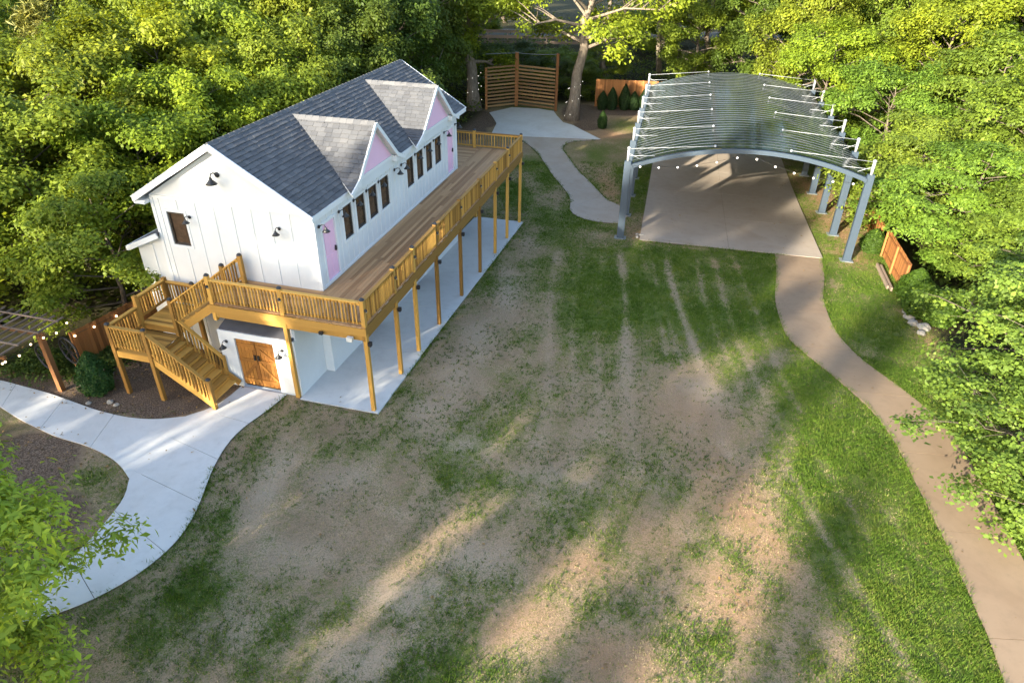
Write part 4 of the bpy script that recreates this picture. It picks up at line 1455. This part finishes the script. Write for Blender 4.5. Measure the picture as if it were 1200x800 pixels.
def make_tree(seed, h=10., R=4., cb=.3, tr=.2, limbs=22, leaves=30000, leaf=.2, aspect=.5, style='round', bark='bark', spread=1.0, wood_n=6, lean=(0, 0), clump=.2, sub=5):
    r = np.random.default_rng(seed)
    wood = MB()
    tk = []
    bend = r.normal(size=2) * .03 * h
    for i in range(9):
        t = i / 8
        tk.append(Vector((lean[0] * t * h + bend[0] * math.sin(t * 3) + r.normal() * .01 * h, lean[1] * t * h + bend[1] * math.sin(t * 2.3) + r.normal() * .01 * h, t * h * .93 - .25)))
    rs = [tr * (1.35 if i == 0 else 1) * (1 - .88 * (i / 8)) for i in range(9)]
    wood.tube(tk, rs, 8)
    at = lambda t: tk[min(int(t * 8), 7)].lerp(tk[min(int(t * 8), 7) + 1], t * 8 - min(int(t * 8), 7))
    cl = []
    for k in range(limbs):
        f = (k + .5) / limbs
        t = cb + (0.97 - cb) * f
        p0 = at(min(t, .999))
        az = k * 2.399 + r.normal() * .3
        if style == 'cone': prof = (1 - f) * .95 + .08
        elif style == 'layer': prof = math.sin(math.pi * min(1, .25 + .72 * f)) ** .7 * (0.75 + .5 * r.random())
        else: prof = (math.sin(math.pi * (.22 + .70 * f)) ** .8) * (.65 + .55 * r.random())
        ln = R * prof
        rise = {'cone': -.1, 'layer': .12}.get(style, .55 * (f + .15)) * ln
        end = p0 + Vector((math.cos(az) * ln, math.sin(az) * ln, rise + r.normal() * .04 * h))
        mid = p0.lerp(end, .5) + Vector((0, 0, .08 * ln))
        r0 = max(.02, tr * ((.42 if tr < .4 else .24) * (1 - f) + .10))
        wood.tube([p0, mid, end], [r0, r0 * .6, r0 * .22], 5, False)
        rc = R * clump
        cl.append((end, rc * r.uniform(.7, 1.2), end - p0))
        for s in range(sub):
            q = .35 + .6 * r.random()
            b0 = p0.lerp(mid, q * 2) if q < .5 else mid.lerp(end, q * 2 - 1)
            a2 = az + r.choice((-1, 1)) * r.uniform(.4, 1.2)
            l2 = ln * r.uniform(.2, .5)
            e2 = b0 + Vector((math.cos(a2) * l2, math.sin(a2) * l2, l2 * ({'cone': 0, 'layer': .1}.get(style, .5)) + r.normal() * .02 * h))
            wood.tube([b0, b0.lerp(e2, .5) + Vector((0, 0, .05 * l2)), e2], [r0 * .4, r0 * .25, r0 * .1], 4, False)
            cl.append((e2, rc * r.uniform(.55, 1.1), e2 - p0))
    cl.append((tk[-1] + Vector((0, 0, .03 * h)), R * clump, Vector((0, 0, 1))))
    C = np.array([c[0] for c in cl]); RC = np.array([c[1] for c in cl]); OUT = np.array([c[2] for c in cl])
    OUT = OUT / (np.linalg.norm(OUT, axis=1, keepdims=True) + 1e-6)
    w = RC ** 2; w /= w.sum()
    ci = r.choice(len(C), leaves, p=w)
    d = r.normal(size=(leaves, 3)); d /= np.linalg.norm(d, axis=1, keepdims=True)
    rad_ = RC[ci][:, None] * (r.random((leaves, 1)) ** .45) * (1 + .25 * r.normal(size=(leaves, 1)))
    sq = np.array([1, 1, {'layer': .38, 'cone': .55}.get(style, .72)])
    P = C[ci] + d * rad_ * sq
    if style == 'layer': P[:, 2] -= .25 * (rad_[:, 0] ** 2) / RC[ci]
    Nn = d * .55 + OUT[ci] * .35 + np.array([0, 0, .75]) + r.normal(size=(leaves, 3)) * .42
    ctone = r.normal(size=len(C)) * .10
    tone = .47 + ctone[ci] + r.normal(size=leaves) * .15
    sz = leaf * (1 + .38 * r.normal(size=leaves)).clip(.4, 2.2)
    return (wood.mesh('trunk', M[bark], True), leaf_mesh('crown', P, Nn, sz, tone, aspect, M['needle' if style == 'pine' else 'leaf'], r, .3 if style == 'layer' else .1))


def make_pine(seed, h=11, R=2.6, n=16000):
    r = np.random.default_rng(seed)
    wood = MB()
    wood.tube([(0, 0, -.2), (.1, 0, h * .5), (0, .1, h)], [.16, .1, .02], 7)
    P, N = [], []
    for k in range(46):
        z = h * (.25 + .74 * k / 46)
        ln = R * (1 - (k / 46) ** 1.4) * r.uniform(.6, 1.1) + .2
        az = k * 2.4 + r.normal() * .2
        e = Vector((math.cos(az) * ln, math.sin(az) * ln, z + .28 * ln))
        wood.tube([(0, 0, z), e], [.035, .01], 4, False)
        m = n // 46
        t = r.random(m) ** .6
        base = np.outer(1 - t, [0, 0, z]) + np.outer(t, e)
        base += r.normal(size=(m, 3)) * .16 * (1 + .6 * t[:, None])
        P.append(base)
        N.append(r.normal(size=(m, 3)))
    P, N = np.concatenate(P), np.concatenate(N)
    m = len(P)
    return wood.mesh('trunk', M['palebark'], True), leaf_mesh('crown', P, N, .34 * (1 + .2 * r.normal(size=m)), .5 + .17 * r.normal(size=m), .16, M['needle'], r, -.6)


def make_cone(seed, h=1.6, R=.5, n=9000, leaf=.085):
    r = np.random.default_rng(seed)
    wood = MB()
    wood.tube([(0, 0, -.1), (0, 0, h * .8)], [.04, .015], 6)
    z = r.random(n) ** 1.25
    an = r.random(n) * 2 * math.pi
    lob = 1 + .12 * np.sin(an * 5 + z * 9) + .07 * np.sin(an * 11 - z * 14)
    rr_ = R * (np.sin(np.pi * (.16 + .84 * z)) ** .75) * (1 - .30 * z) * lob * (.72 + .33 * r.random(n))
    P = np.stack([rr_ * np.cos(an), rr_ * np.sin(an), z * h + .03], -1)
    N = np.stack([np.cos(an), np.sin(an), .4 + 0 * an], -1) + r.normal(size=(n, 3)) * .5
    return wood.mesh('stem', M['bark']), leaf_mesh('foliage', P, N, leaf * (1 + .25 * r.normal(size=n)).clip(.4, 2), .48 + .18 * r.normal(size=n), .45, M['leaf'], r, -.8)


PROTO = {}
for i in range(4): PROTO['oak%d' % i] = make_tree(100 + i, 10, 4.0, .24, .2, 24, 48000, .18, .55, clump=.22)
for i in range(3): PROTO['bush%d' % i] = make_tree(200 + i, 8, 3.4, .10, .15, 22, 40000, .15, .6, clump=.24)
for i in range(3): PROTO['layer%d' % i] = make_tree(300 + i, 9, 4.4, .14, .18, 26, 46000, .19, .5, style='layer', clump=.25)
PROTO['pine0'] = make_pine(400)
PROTO['pine1'] = make_pine(401, 10, 2.3)


def plant(kind, x, y, h, w, rz, col, name, label, cat, group=None, z=None, parts=('trunk', 'crown')):
    """h and w are scale factors for the prototype"""
    o = empty(name, (x, y, g(x, y) + max(0., min(1., (y - 75) / 25)) ** 2 if z is None else z), rz)
    o.scale = (w, w, h)
    tag(o, label, cat, group)
    for nm, me in zip(parts, PROTO[kind]):
        c = link(bpy.data.objects.new(nm, me), o)
        c.color = (*col, 1)
    return o


YG, MG, DG, OL, BG = (0.20, 0.255, 0.022), (0.185, 0.24, 0.026), (0.085, 0.13, 0.02), (0.165, 0.165, 0.035), (0.15, 0.225, 0.03)
tr_ = random.Random(3)


def jit(c, a=.15):
    k = 1 + tr_.uniform(-a, a)
    return (c[0] * k * (1 + tr_.uniform(-.1, .1)), c[1] * k, c[2] * k)


LW = 'trees of the wood left of the house'
# wood left of and behind the house, in house coordinates (across, along)
for v, u, kind, hs, ws, c in (
        (-12.9, 3.2, 'bush0', .80, .85, MG), (-13.2, 7.0, 'bush1', .95, .95, YG), (-13.6, 11.0, 'oak0', .88, .85, YG), (-13.4, 15.2, 'bush2', 1.12, 1.0, MG), (-12.6, 19.4, 'oak1', .98, .9, MG), (-11.0, 23.8, 'oak2', 1.05, .9, DG),
        (-17.4, 1.0, 'oak3', .72, .85, MG), (-17.6, 5.4, 'oak1', .85, .9, MG), (-18.2, 10.4, 'bush1', 1.25, 1.15, YG), (-18.0, 15.0, 'oak2', 1.05, .95, YG), (-17.4, 19.6, 'bush0', 1.4, 1.2, MG), (-15.8, 24.4, 'oak0', 1.2, 1.0, MG), (-11.5, 29.5, 'oak1', 1.25, 1.0, DG),
        (-22.6, 2.0, 'bush2', 1.0, 1.1, MG), (-23.2, 8.0, 'oak0', .95, .95, MG), (-23.5, 19.0, 'oak3', 1.15, 1.0, MG), (-22.0, 25.0, 'bush1', 1.5, 1.3, MG), (-19.0, 31.0, 'oak2', 1.3, 1.1, DG),
        (-29.0, 6.0, 'oak1', 1.1, 1.1, MG), (-30.0, 14.0, 'bush0', 1.5, 1.4, MG), (-30.0, 23.0, 'oak0', 1.3, 1.2, OL), (-27.5, 32.0, 'oak3', 1.4, 1.2, MG), (-37.0, 12.0, 'oak2', 1.3, 1.2, MG), (-38.0, 24.0, 'oak1', 1.45, 1.3, DG), (-36.0, 36.0, 'oak0', 1.5, 1.3, MG), (-24, 41, 'oak1', 1.5, 1.2, DG), (-14, 38, 'oak0', 1.4, 1.1, DG), (-22.0, -2.5, 'bush0', .7, .8, DG), (-46, 30, 'oak3', 1.7, 1.5, MG), (-46, 14, 'oak0', 1.5, 1.4, DG), (-36, 50, 'oak2', 1.8, 1.5, DG), (-18, 52, 'oak3', 1.7, 1.4, DG)):
    x, y = h2w(v, u)
    tone_ = 'bright yellow-green' if c == YG else 'dark green' if c == DG else 'olive green' if c == OL else 'mid green'
    form = 'bushy' if kind.startswith('bush') else 'round-crowned'
    along = next(w_ for lim, w_ in ((0, 'beyond the pergola'), (4.5, 'level with the house gable'), (9, 'level with the first dormer'), (14, 'level with the second dormer'), (18, 'level with the far end of the roof'), (28, 'behind the far end of the deck'), (99, 'far behind the house')) if u < lim)
    deep = next(w_ for lim, w_ in ((14.5, 'close against the house'), (20, 'second row'), (26, 'third row'), (33, 'fourth row'), (99, 'deep in the wood')) if -v < lim)
    plant(kind, x, y, hs, ws, tr_.uniform(0, 6.28), jit(c), 'leafy_tree', '%s %s tree %s, %s' % (tone_, form, along, deep), 'tree', LW)
for v, u, k, hs, ws in ((-23.6, 13.2, 'pine0', 1.0, 1.25), (-27.0, 9.5, 'pine1', 1.05, 1.2), (-27.5, 18.0, 'pine0', 1.1, 1.2), (-20.5, 14.0, 'pine1', .95, 1.0)):
    x, y = h2w(v, u)
    plant(k, x, y, hs, ws, tr_.uniform(0, 6.28), jit(OL), 'pine_tree', 'olive-brown pine with thin upright needled branches among broadleaf trees', 'tree', 'pines in the left wood')

RW = 'trees of the wood right of the pavilion'
for x, y, kind, hs, ws, c in (
        (22.9, 38.8, 'layer0', .76, .9, BG), (23.9, 45.0, 'oak1', .78, .85, BG), (23.4, 54.0, 'oak2', .92, .95, YG), (23.6, 33.4, 'layer1', .74, .9, BG), (23.8, 28.4, 'layer2', .68, .78, BG), (29.5, 38.5, 'oak0', .95, 1.0, BG), (30.0, 45.0, 'layer0', 1.15, 1.05, BG), (30.0, 31.5, 'layer1', .95, .95, BG),
        (28.5, 25.0, 'layer2', .9, .95, MG), (30.5, 52.5, 'oak3', 1.15, 1.05, YG), (24.0, 62.0, 'oak0', 1.1, 1.0, MG), (31.0, 61.0, 'oak1', 1.3, 1.1, BG), (36.5, 36, 'oak2', 1.15, 1.1, BG), (37.0, 44.5, 'layer2', 1.35, 1.15, MG), (37.5, 54, 'oak0', 1.4, 1.2, BG), (35, 27, 'oak3', 1.0, 1.0, MG),
        (17.5, 74, 'oak2', 1.0, 1.0, MG), (24.5, 72, 'oak3', 1.25, 1.1, DG), (33, 72, 'oak1', 1.5, 1.2, MG), (44, 48, 'oak1', 1.5, 1.3, MG), (44, 62, 'oak2', 1.7, 1.4, MG), (42, 36, 'oak0', 1.3, 1.2, MG), (40, 78, 'oak0', 1.8, 1.4, DG), (28, 84, 'oak2', 1.6, 1.3, DG), (52, 54, 'oak3', 1.8, 1.5, MG), (54, 72, 'oak1', 1.9, 1.6, DG)):
    tone_ = 'bright green' if c == BG else 'yellow-green' if c == YG else 'dark green' if c == DG else 'mid green'
    form = 'tiered' if kind.startswith('layer') else 'round-crowned'
    along = next(w_ for lim, w_ in ((30, 'beside the clipped shrubs'), (36, 'behind the fence panel'), (42, 'beside the front pavilion columns'), (49, 'beside the middle pavilion columns'), (58, 'beside the rear pavilion columns'), (66, 'past the rear of the pavilion'), (199, 'far behind the pavilion')) if y < lim)
    off = x - (19.5 + .26 * (y - 32).__abs__())
    deep = next(w_ for lim, w_ in ((5, 'at the edge of the wood'), (11, 'second row'), (18, 'third row'), (99, 'deep in the wood')) if off < lim)
    lab = '%s %s tree %s, %s' % (tone_, form, along, deep)
    plant(kind, x, y, hs, ws, tr_.uniform(0, 6.28), jit(c, .1), 'leafy_tree', lab, 'tree', RW)

for x, y, kind, hs, ws, c in ((-14, 78, 'oak1', 1.3, 1.2, DG), (-7.5, 82, 'oak2', 1.2, 1.1, DG), (-20, 84, 'oak0', 1.5, 1.3, DG), (-11, 93, 'oak3', 1.6, 1.3, DG), (0.5, 75, 'bush1', .55, .9, DG), (4.5, 76, 'bush2', .5, .9, MG), (6.2, 72.5, 'bush0', .45, .7, DG), (-2.5, 73.5, 'bush0', .62, .8, DG),
                              (16, 96, 'bush1', .6, 1.0, YG), (20.5, 97.5, 'bush2', .7, .9, YG), (9.5, 80, 'bush1', .5, .8, MG), (28, 103, 'oak1', 1.3, 1.2, BG), (12, 122, 'oak0', 1.6, 1.5, MG), (-2, 120, 'oak2', 1.5, 1.6, MG), (24, 124, 'oak3', 1.7, 1.5, BG), (38, 120, 'oak2', 1.9, 1.7, MG), (-14, 122, 'oak1', 1.7, 1.6, DG), (-28, 112, 'oak3', 2, 1.7, DG), (54, 108, 'oak0', 2.1, 1.8, DG), (-5.5, 104, 'bush2', .8, 1.1, MG), (33, 96, 'oak0', 1.5, 1.3, BG)):
    tone_ = {YG: 'yellow-green', MG: 'mid green', DG: 'dark green', BG: 'bright green'}[c]
    form = 'low bushy' if kind.startswith('bush') else 'round-crowned'
    along = 'behind the far end of the house' if x < -5 else 'behind the slatted screen' if x < 5.5 else 'behind the small evergreens' if x < 14 else 'behind the pavilion roof'
    deep = 'just past the fence line' if y < 86 else 'before the road' if y < 106 else 'across the road'
    plant(kind, x, y, hs, ws, tr_.uniform(0, 6.28), jit(c), 'leafy_tree', '%s %s tree %s, %s' % (tone_, form, along, deep), 'tree', 'trees beyond the back fence')

for i in range(2): PROTO['back%d' % i] = make_tree(850 + i, 22, 5.2, .48, .30, 24, 26000, .28, .6, clump=.2, bark='palebark')
for x, y, hs, ws, k in ((9.8, 79, 1.0, 1.0, 0), (16.2, 84, 1.1, 1.0, 1), (21.5, 78.5, 1.05, 1.05, 0), (27.0, 81, 1.15, 1.1, 1), (13.0, 92, 1.2, 1.1, 1), (33, 76, 1.1, 1.0, 0), (19, 93, 1.25, 1.2, 0)):
    plant('back%d' % k, x, y, hs, ws, tr_.uniform(0, 6.28), jit(MG), 'tall_tree', 'tall tree with a slender bare trunk on the bank behind the pavilion roof', 'tree', 'tall trees behind the pavilion')

# two big old trees with exposed trunks either side of the screen
PROTO['big0'] = make_tree(501, 17, 5.4, .27, .62, 22, 34000, .24, .6, bark='palebark', clump=.22)
PROTO['big1'] = make_tree(506, 18, 6.6, .36, .58, 24, 36000, .24, .6, bark='palebark', clump=.18, lean=(.10, 0), sub=7)
plant('big0', -3.9, 67.4, 1, 1, .6, YG, 'old_tree', 'thick straight pale-barked trunk with bright crown left of the slatted screen', 'tree')
plant('big1', 4.95, 64.2, 1, 1, .2, YG, 'old_tree', 'leaning pale-barked trunk with bare twisting limbs right of the slatted screen', 'tree')
r_ = np.random.default_rng(9)
for tx, ty, rr0, lab in ((-3.9, 67.4, .68, 'tiny white bulbs wound round the straight trunk left of the screen'), (5.0, 64.2, .64, 'tiny white bulbs wound round the leaning trunk right of the screen')):
    lean = .10 if tx > 0 else 0
    bulbs_on('string_lights', [(tx + lean * (z + 1.4) + rr0 * (1 - .04 * z) * math.cos(a), ty + rr0 * math.sin(a), z) for a, z in ((a_ * .9 + 3.6, -1.0 + .17 * a_) for a_ in range(18))], lab, 'bulb', .024)

# near trees that reach into the frame
PROTO['willow'] = make_tree(601, 5.2, 3.1, .14, .09, 26, 30000, .155, .36, clump=.21, sub=6)
plant('willow', -11.6, 8.6, 1.1, .95, 1.2, (0.30, 0.39, 0.045), 'young_tree', 'young tree with narrow light green leaves reaching over the pale left path', 'tree')
PROTO['broad'] = make_tree(611, 6.6, 4.0, .16, .12, 28, 30000, .135, .72, style='layer', clump=.20, sub=6)
plant('broad', 18.2, 19.3, .92, .92, .4, (0.14, 0.215, 0.036), 'young_tree', 'broad-leaved bright green tree whose branches hang over the tan right path', 'tree')
plant('broad', 22.5, 22.8, 1.0, .88, 2.4, (0.13, 0.20, 0.034), 'young_tree', 'bright green layered tree behind the clipped shrubs right of the tan path', 'tree')
plant('broad', 16.4, 15.2, .62, .85, 4.0, (0.14, 0.215, 0.036), 'young_tree', 'low broad-leaved tree with a leafy branch reaching across the tan right path', 'tree')

# clipped evergreens
for i in range(2): PROTO['cone%d' % i] = make_cone(700 + i)
PT = ('stem', 'foliage')
EG = (0.05, 0.105, 0.022)
plant('cone0', -14.6, 19.75, 1.02, 1.25, 0, (0.04, 0.10, 0.025), 'conical_shrub', 'plump conical evergreen shrub on mulch in front of the red-brown fence', 'shrub', parts=PT)
for i, (x, y, s) in enumerate(((18.75, 28.75, 1.0), (18.3, 27.2, 1.05), (18.75, 26.5, 1.0))):
    plant('cone%d' % (i % 2), x, y, 1.0 * s, 1.75 * s, i, (0.06, 0.115, 0.014), 'clipped_shrub', 'dense clipped green shrub below the orange-brown fence panel, above the pale rocks', 'shrub', 'clipped shrubs by the fence', parts=PT)
plant('cone1', 19.6, 34.9, .8, 1.5, 1, (0.055, 0.105, 0.016), 'clipped_shrub', 'dense green shrub at the upper end of the orange-brown fence panel', 'shrub', parts=PT)
for i, x in enumerate((8.3, 9.2, 10.4, 11.3, 12.3)):
    plant('cone%d' % (i % 2), x, 68.1, 1.05 + .2 * (i % 3), 1.15, i, (0.028, 0.06, 0.018), 'conical_shrub', 'small dark conical evergreen in the row before the sunlit orange fence', 'shrub', 'row of small evergreens', parts=PT)
plant('cone0', 7.6, 61.2, .95, .9, 2, (0.04, 0.085, 0.02), 'conical_shrub', 'lone small evergreen on the grass beside the tan path junction', 'shrub', parts=PT)

# tall trees behind the camera whose crowns shade the lawn and the house front
SH = 'tall trees left of and behind the viewpoint'
az = rad(38.0)
for i in range(2): PROTO['tall%d' % i] = make_tree(800 + i, 10, 4.0, .28, .17, 14, 21000, .22, .6, clump=.19, sub=3)
for s, a, hs, ws, kind in ((-22.4, -25, 1.78, 1.0, 'oak1'), (-19.4, -27, 1.85, 1.15, 'tall1'), (-13.0, -26, 1.75, 1.2, 'tall0'), (-10.8, -30, 1.75, 1.1, 'oak3'), (-23, -38, 1.9, 1.25, 'tall1'), (-15, -40, 2.6, 1.35, 'tall0'), (-11.5, -44, 2.5, 1.1, 'tall1'), (-4.5, -76, 3.0, .95, 'tall1')):
    x, y = s * math.cos(az) + a * math.sin(az), -s * math.sin(az) + a * math.cos(az)
    plant(kind, x, y, hs, ws, tr_.uniform(0, 6.28), jit(MG), 'leafy_tree', 'tall leafy tree standing across the lawn from the deck, throwing dappled shade', 'tree', SH)

# undergrowth filling the woodland floor
ug = np.random.default_rng(31)
P = []
n = 150000
x = ug.uniform(-52, 56, n); y = ug.uniform(14, 100, n)
hv = (x - HO[0]) * math.cos(HYAW) - (y - HO[1]) * math.sin(HYAW)
hu = (x - HO[0]) * math.sin(HYAW) + (y - HO[1]) * math.cos(HYAW)
keep = ((hv < -11) & (y > 22.5)) | ((x > 20.6 + .27 * (y - 30).clip(0)) & (y < 70) & (y > 18)) | ((y > 71) & (y < 92))
keep &= ~((x < -13.5) & (y < 24))
x, y = x[keep], y[keep]
hh = fbm(x, y, 2.4, 77) ** 2 * 2.6 * ug.random(len(x)) ** .5
z = gz(x, y) + hh + np.clip((y - 75) / 25, 0, 1) ** 2
m = len(x)
me = leaf_mesh('undergrowth', np.stack([x, y, z], -1), ug.normal(size=(m, 3)) * .4 + np.array([0, 0, 1.]), .30 * (1 + .3 * ug.normal(size=m)).clip(.4, 2), .42 + .17 * ug.normal(size=m), .6, M['leaf'], ug)
o = link(bpy.data.objects.new('undergrowth', me))
o.color = (.11, .15, .028, 1)
tag(o, 'low leafy undergrowth covering the floor of the woods', 'undergrowth', kind='stuff')
# low ivy and weeds round the pergola
m = 5000
x = np.concatenate([ug.normal(-17.0, 1.0, m), ug.normal(-15.2, .5, m // 3)]); y = np.concatenate([ug.normal(21.3, .45, m), ug.normal(22.0, .5, m // 3)])
z = gz(x, y) + .9 * fbm(x, y, 1.1, 91) ** 2 * ug.random(len(x)) + .02
me = leaf_mesh('ivy', np.stack([x, y, z], -1), ug.normal(size=(len(x), 3)) * .4 + np.array([0, 0, 1.]), .12 * (1 + .3 * ug.normal(size=len(x))).clip(.4, 2), .45 + .18 * ug.normal(size=len(x)), .6, M['leaf'], ug)
o = link(bpy.data.objects.new('ivy', me))
o.color = (.07, .11, .025, 1)
tag(o, 'low green ivy spreading over the mulch behind the pergola post', 'ivy', kind='stuff')

# ------------------------------------------------------------------ grass blades
gr = np.random.default_rng(41)


def in_strip(x, y, A, B):
    """inside the polygon made of two edge polylines"""
    P = list(A) + list(B)[::-1]
    ins = np.zeros(len(x), bool)
    for i in range(len(P)):
        (x0, y0), (x1, y1) = P[i - 1], P[i]
        c = ((y0 > y) != (y1 > y)) & (x < (x1 - x0) * (y - y0) / ((y1 - y0) if y1 != y0 else 1e-9) + x0)
        ins ^= c
    return ins


def off_lawn(xx, yy):
    hv = (xx - HO[0]) * math.cos(HYAW) - (yy - HO[1]) * math.sin(HYAW)
    hu = (xx - HO[0]) * math.sin(HYAW) + (yy - HO[1]) * math.cos(HYAW)
    px = (xx - PO[0]) * math.cos(PYAW) - (yy - PO[1]) * math.sin(PYAW)
    py = (xx - PO[0]) * math.sin(PYAW) + (yy - PO[1]) * math.cos(PYAW)
    bad = (hv < .02) & (hu > -.05) & (hu < 20.1) & (hv > -13)
    bad |= (px > .9) & (px < 10.7) & (py > -.2)
    for A_, B_ in ((LP_MAINL, LP_RIGHT), (LP_BOT, LP_TOP), (RP_LEFT, RP_RIGHT), (BP_LEFT, BP_RIGHT)):
        bad |= in_strip(xx, yy, A_, B_)
    return bad | ((hv < -5) & (hu > -1.6))


def blades(xx, yy, den, K, spread, h0, h1, w0, tone):
    m = len(xx)
    X = np.repeat(xx, K) + gr.normal(size=m * K) * spread
    Y = np.repeat(yy, K) + gr.normal(size=m * K) * spread
    D_ = np.repeat(den, K).clip(0, 1)
    zb = gz(X, Y) - .03
    h = (h0 + h1 * D_) * (1 + .3 * gr.normal(size=m * K)).clip(.4, 2)
    a = gr.random(m * K) * 2 * math.pi
    wd = w0 * (.7 + .6 * gr.random(m * K))
    lx, ly = gr.normal(size=m * K) * .55 * h, gr.normal(size=m * K) * .55 * h
    V = np.empty((m * K, 3, 3))
    V[:, 0] = np.stack([X - wd * np.cos(a), Y - wd * np.sin(a), zb], -1)
    V[:, 1] = np.stack([X + wd * np.cos(a), Y + wd * np.sin(a), zb], -1)
    V[:, 2] = np.stack([X + lx, Y + ly, zb + h + .02], -1)
    t = np.repeat(tone, K) + .10 * gr.normal(size=m * K)
    return V.reshape(-1, 3), np.repeat(np.clip(t, 0, 1), 3)


def scatter(n, y_pow=1.7):
    return gr.uniform(-15, 21, n), 7.5 + 44 * gr.random(n) ** y_pow


VV, TT = [], []
# closed turf
xx, yy = scatter(380000)
Z = zones(xx, yy)
fine = fbm(xx, yy, .5, 301, 3)
prob = np.clip((Z[0] - .36) * 2.2, 0, 1) * np.where(fine > .45, 1.0, .3) * (1 - Z[2]) * (1 - Z[4])
k = (gr.random(len(xx)) < prob) & ~off_lawn(xx, yy)
xx, yy, den = xx[k], yy[k], Z[0][k]
v, t_ = blades(xx, yy, den, 4, .035, .045, .04, .012, .53 - .20 * den.clip(0, 1) + .6 * (fbm(xx, yy, 1.4, 55) - .5))
VV.append(v); TT.append(t_); print('turf', len(xx))
# separate little clumps on the thin front lawn
xx, yy = scatter(120000, 1.5)
Z = zones(xx, yy)
prob = np.clip(-.25 + 1.7 * fbm(xx, yy, 1.6, 401, 4) ** 1.6 + .6 * (Z[0] - .3), 0, 1) * (1 - .75 * Z[1]) * (1 - .6 * Z[3]) * (1 - Z[2]) * (1 - Z[4])
k = (gr.random(len(xx)) < prob) & ~off_lawn(xx, yy)
xx, yy, den = xx[k], yy[k], Z[0][k]
v, t_ = blades(xx, yy, den, 6, .030, .04, .025, .012, .22 + .16 * gr.normal(size=len(xx)))
VV.append(v); TT.append(t_); print('clumps', len(xx))
# dry straw lying on the bare soil
xx, yy = scatter(150000, 1.6)
Z = zones(xx, yy)
k = (gr.random(len(xx)) < (.85 - .5 * Z[0].clip(0, 1)) * (1 - Z[2]) * (1 - Z[4]) * (.25 + 1.2 * fbm(xx, yy, .8, 77, 3) ** 2 * 2)) & ~off_lawn(xx, yy)
xx, yy, den = xx[k], yy[k], Z[0][k]
v, t_ = blades(xx, yy, den * 0, 2, .05, .035, 0, .009, .88 + .14 * gr.normal(size=len(xx)))
VV.append(v); TT.append(t_); print('straw', len(xx))
# ragged grass along the path and slab edges
ex, ey = [], []
for A_ in (LP_RIGHT, RP_LEFT, RP_RIGHT, BP_LEFT, BP_RIGHT, [h2w(.03, k_) for k_ in range(0, 21)], [p2w(k_, -.2) for k_ in range(1, 10)]):
    A_ = smooth_line(resample(A_, 200))
    d_ = np.hypot(*np.diff(A_, axis=0).T).sum()
    q_ = np.sort(gr.random(int(d_ * 30))) * 199
    i_ = q_.astype(int).clip(0, 198)
    P_ = A_[i_] + (A_[i_ + 1] - A_[i_]) * (q_ - i_)[:, None]
    keep_ = fbm(P_[:, 0], P_[:, 1], 1.2, 501, 3) > .42
    ex.append(P_[keep_, 0]); ey.append(P_[keep_, 1])
xx = np.concatenate(ex); yy = np.concatenate(ey)
xx = xx + gr.normal(size=len(xx)) * .05; yy = yy + gr.normal(size=len(xx)) * .05
v, t_ = blades(xx, yy, np.full(len(xx), .8), 5, .03, .06, .05, .012, .36 + .16 * gr.normal(size=len(xx)))
VV.append(v); TT.append(t_)
V = np.concatenate(VV); T = np.concatenate(TT)
me = np_mesh('grass', V, F3=np.arange(len(V)).reshape(-1, 3), mat=M['grass'], attrs=dict(tone=T))
tag(link(bpy.data.objects.new('grass', me)), 'short patchy lawn grass with bare soil between the tufts', 'grass', kind='stuff')
# fallen leaves and chips on the mulch, along the paths and a few on the concrete
xx = np.concatenate([gr.uniform(-19, 20, 26000)]); yy = gr.uniform(8, 48, 26000)
Z = zones(xx, yy)
k = gr.random(len(xx)) < np.where(Z[2] > .4, .95, np.where(Z[1] > .5, .25, .035))
hv = (xx - HO[0]) * math.cos(HYAW) - (yy - HO[1]) * math.sin(HYAW)
hu = (xx - HO[0]) * math.sin(HYAW) + (yy - HO[1]) * math.cos(HYAW)
k &= ~((hv < .1) & (hu > 1.9) & (hv > -9.9) & (hu < 20.2)) & ~((hv > -5.95) & (hv < -2.9) & (hu > .1) & (hu < 2.2))
xx, yy = xx[k], yy[k]
m = len(xx)
lift = np.where(off_lawn(xx, yy), .075, .02)
me = leaf_mesh('leaf_litter', np.stack([xx, yy, gz(xx, yy) + lift], -1), gr.normal(size=(m, 3)) * .25 + np.array([0, 0, 1.]), .075 * (1 + .4 * gr.normal(size=m)).clip(.3, 2.2), .5 + .25 * gr.normal(size=m), .6, M['leaf'], gr)
o = link(bpy.data.objects.new('leaf_litter', me))
o.color = (.24, .16, .09, 1)
tag(o, 'dry fallen leaves and wood chips lying on the beds and soil', 'leaf litter', kind='stuff')
print('objects', len(bpy.data.objects), 'tris', sum(len(q.polygons) for q in bpy.data.meshes) * 2)
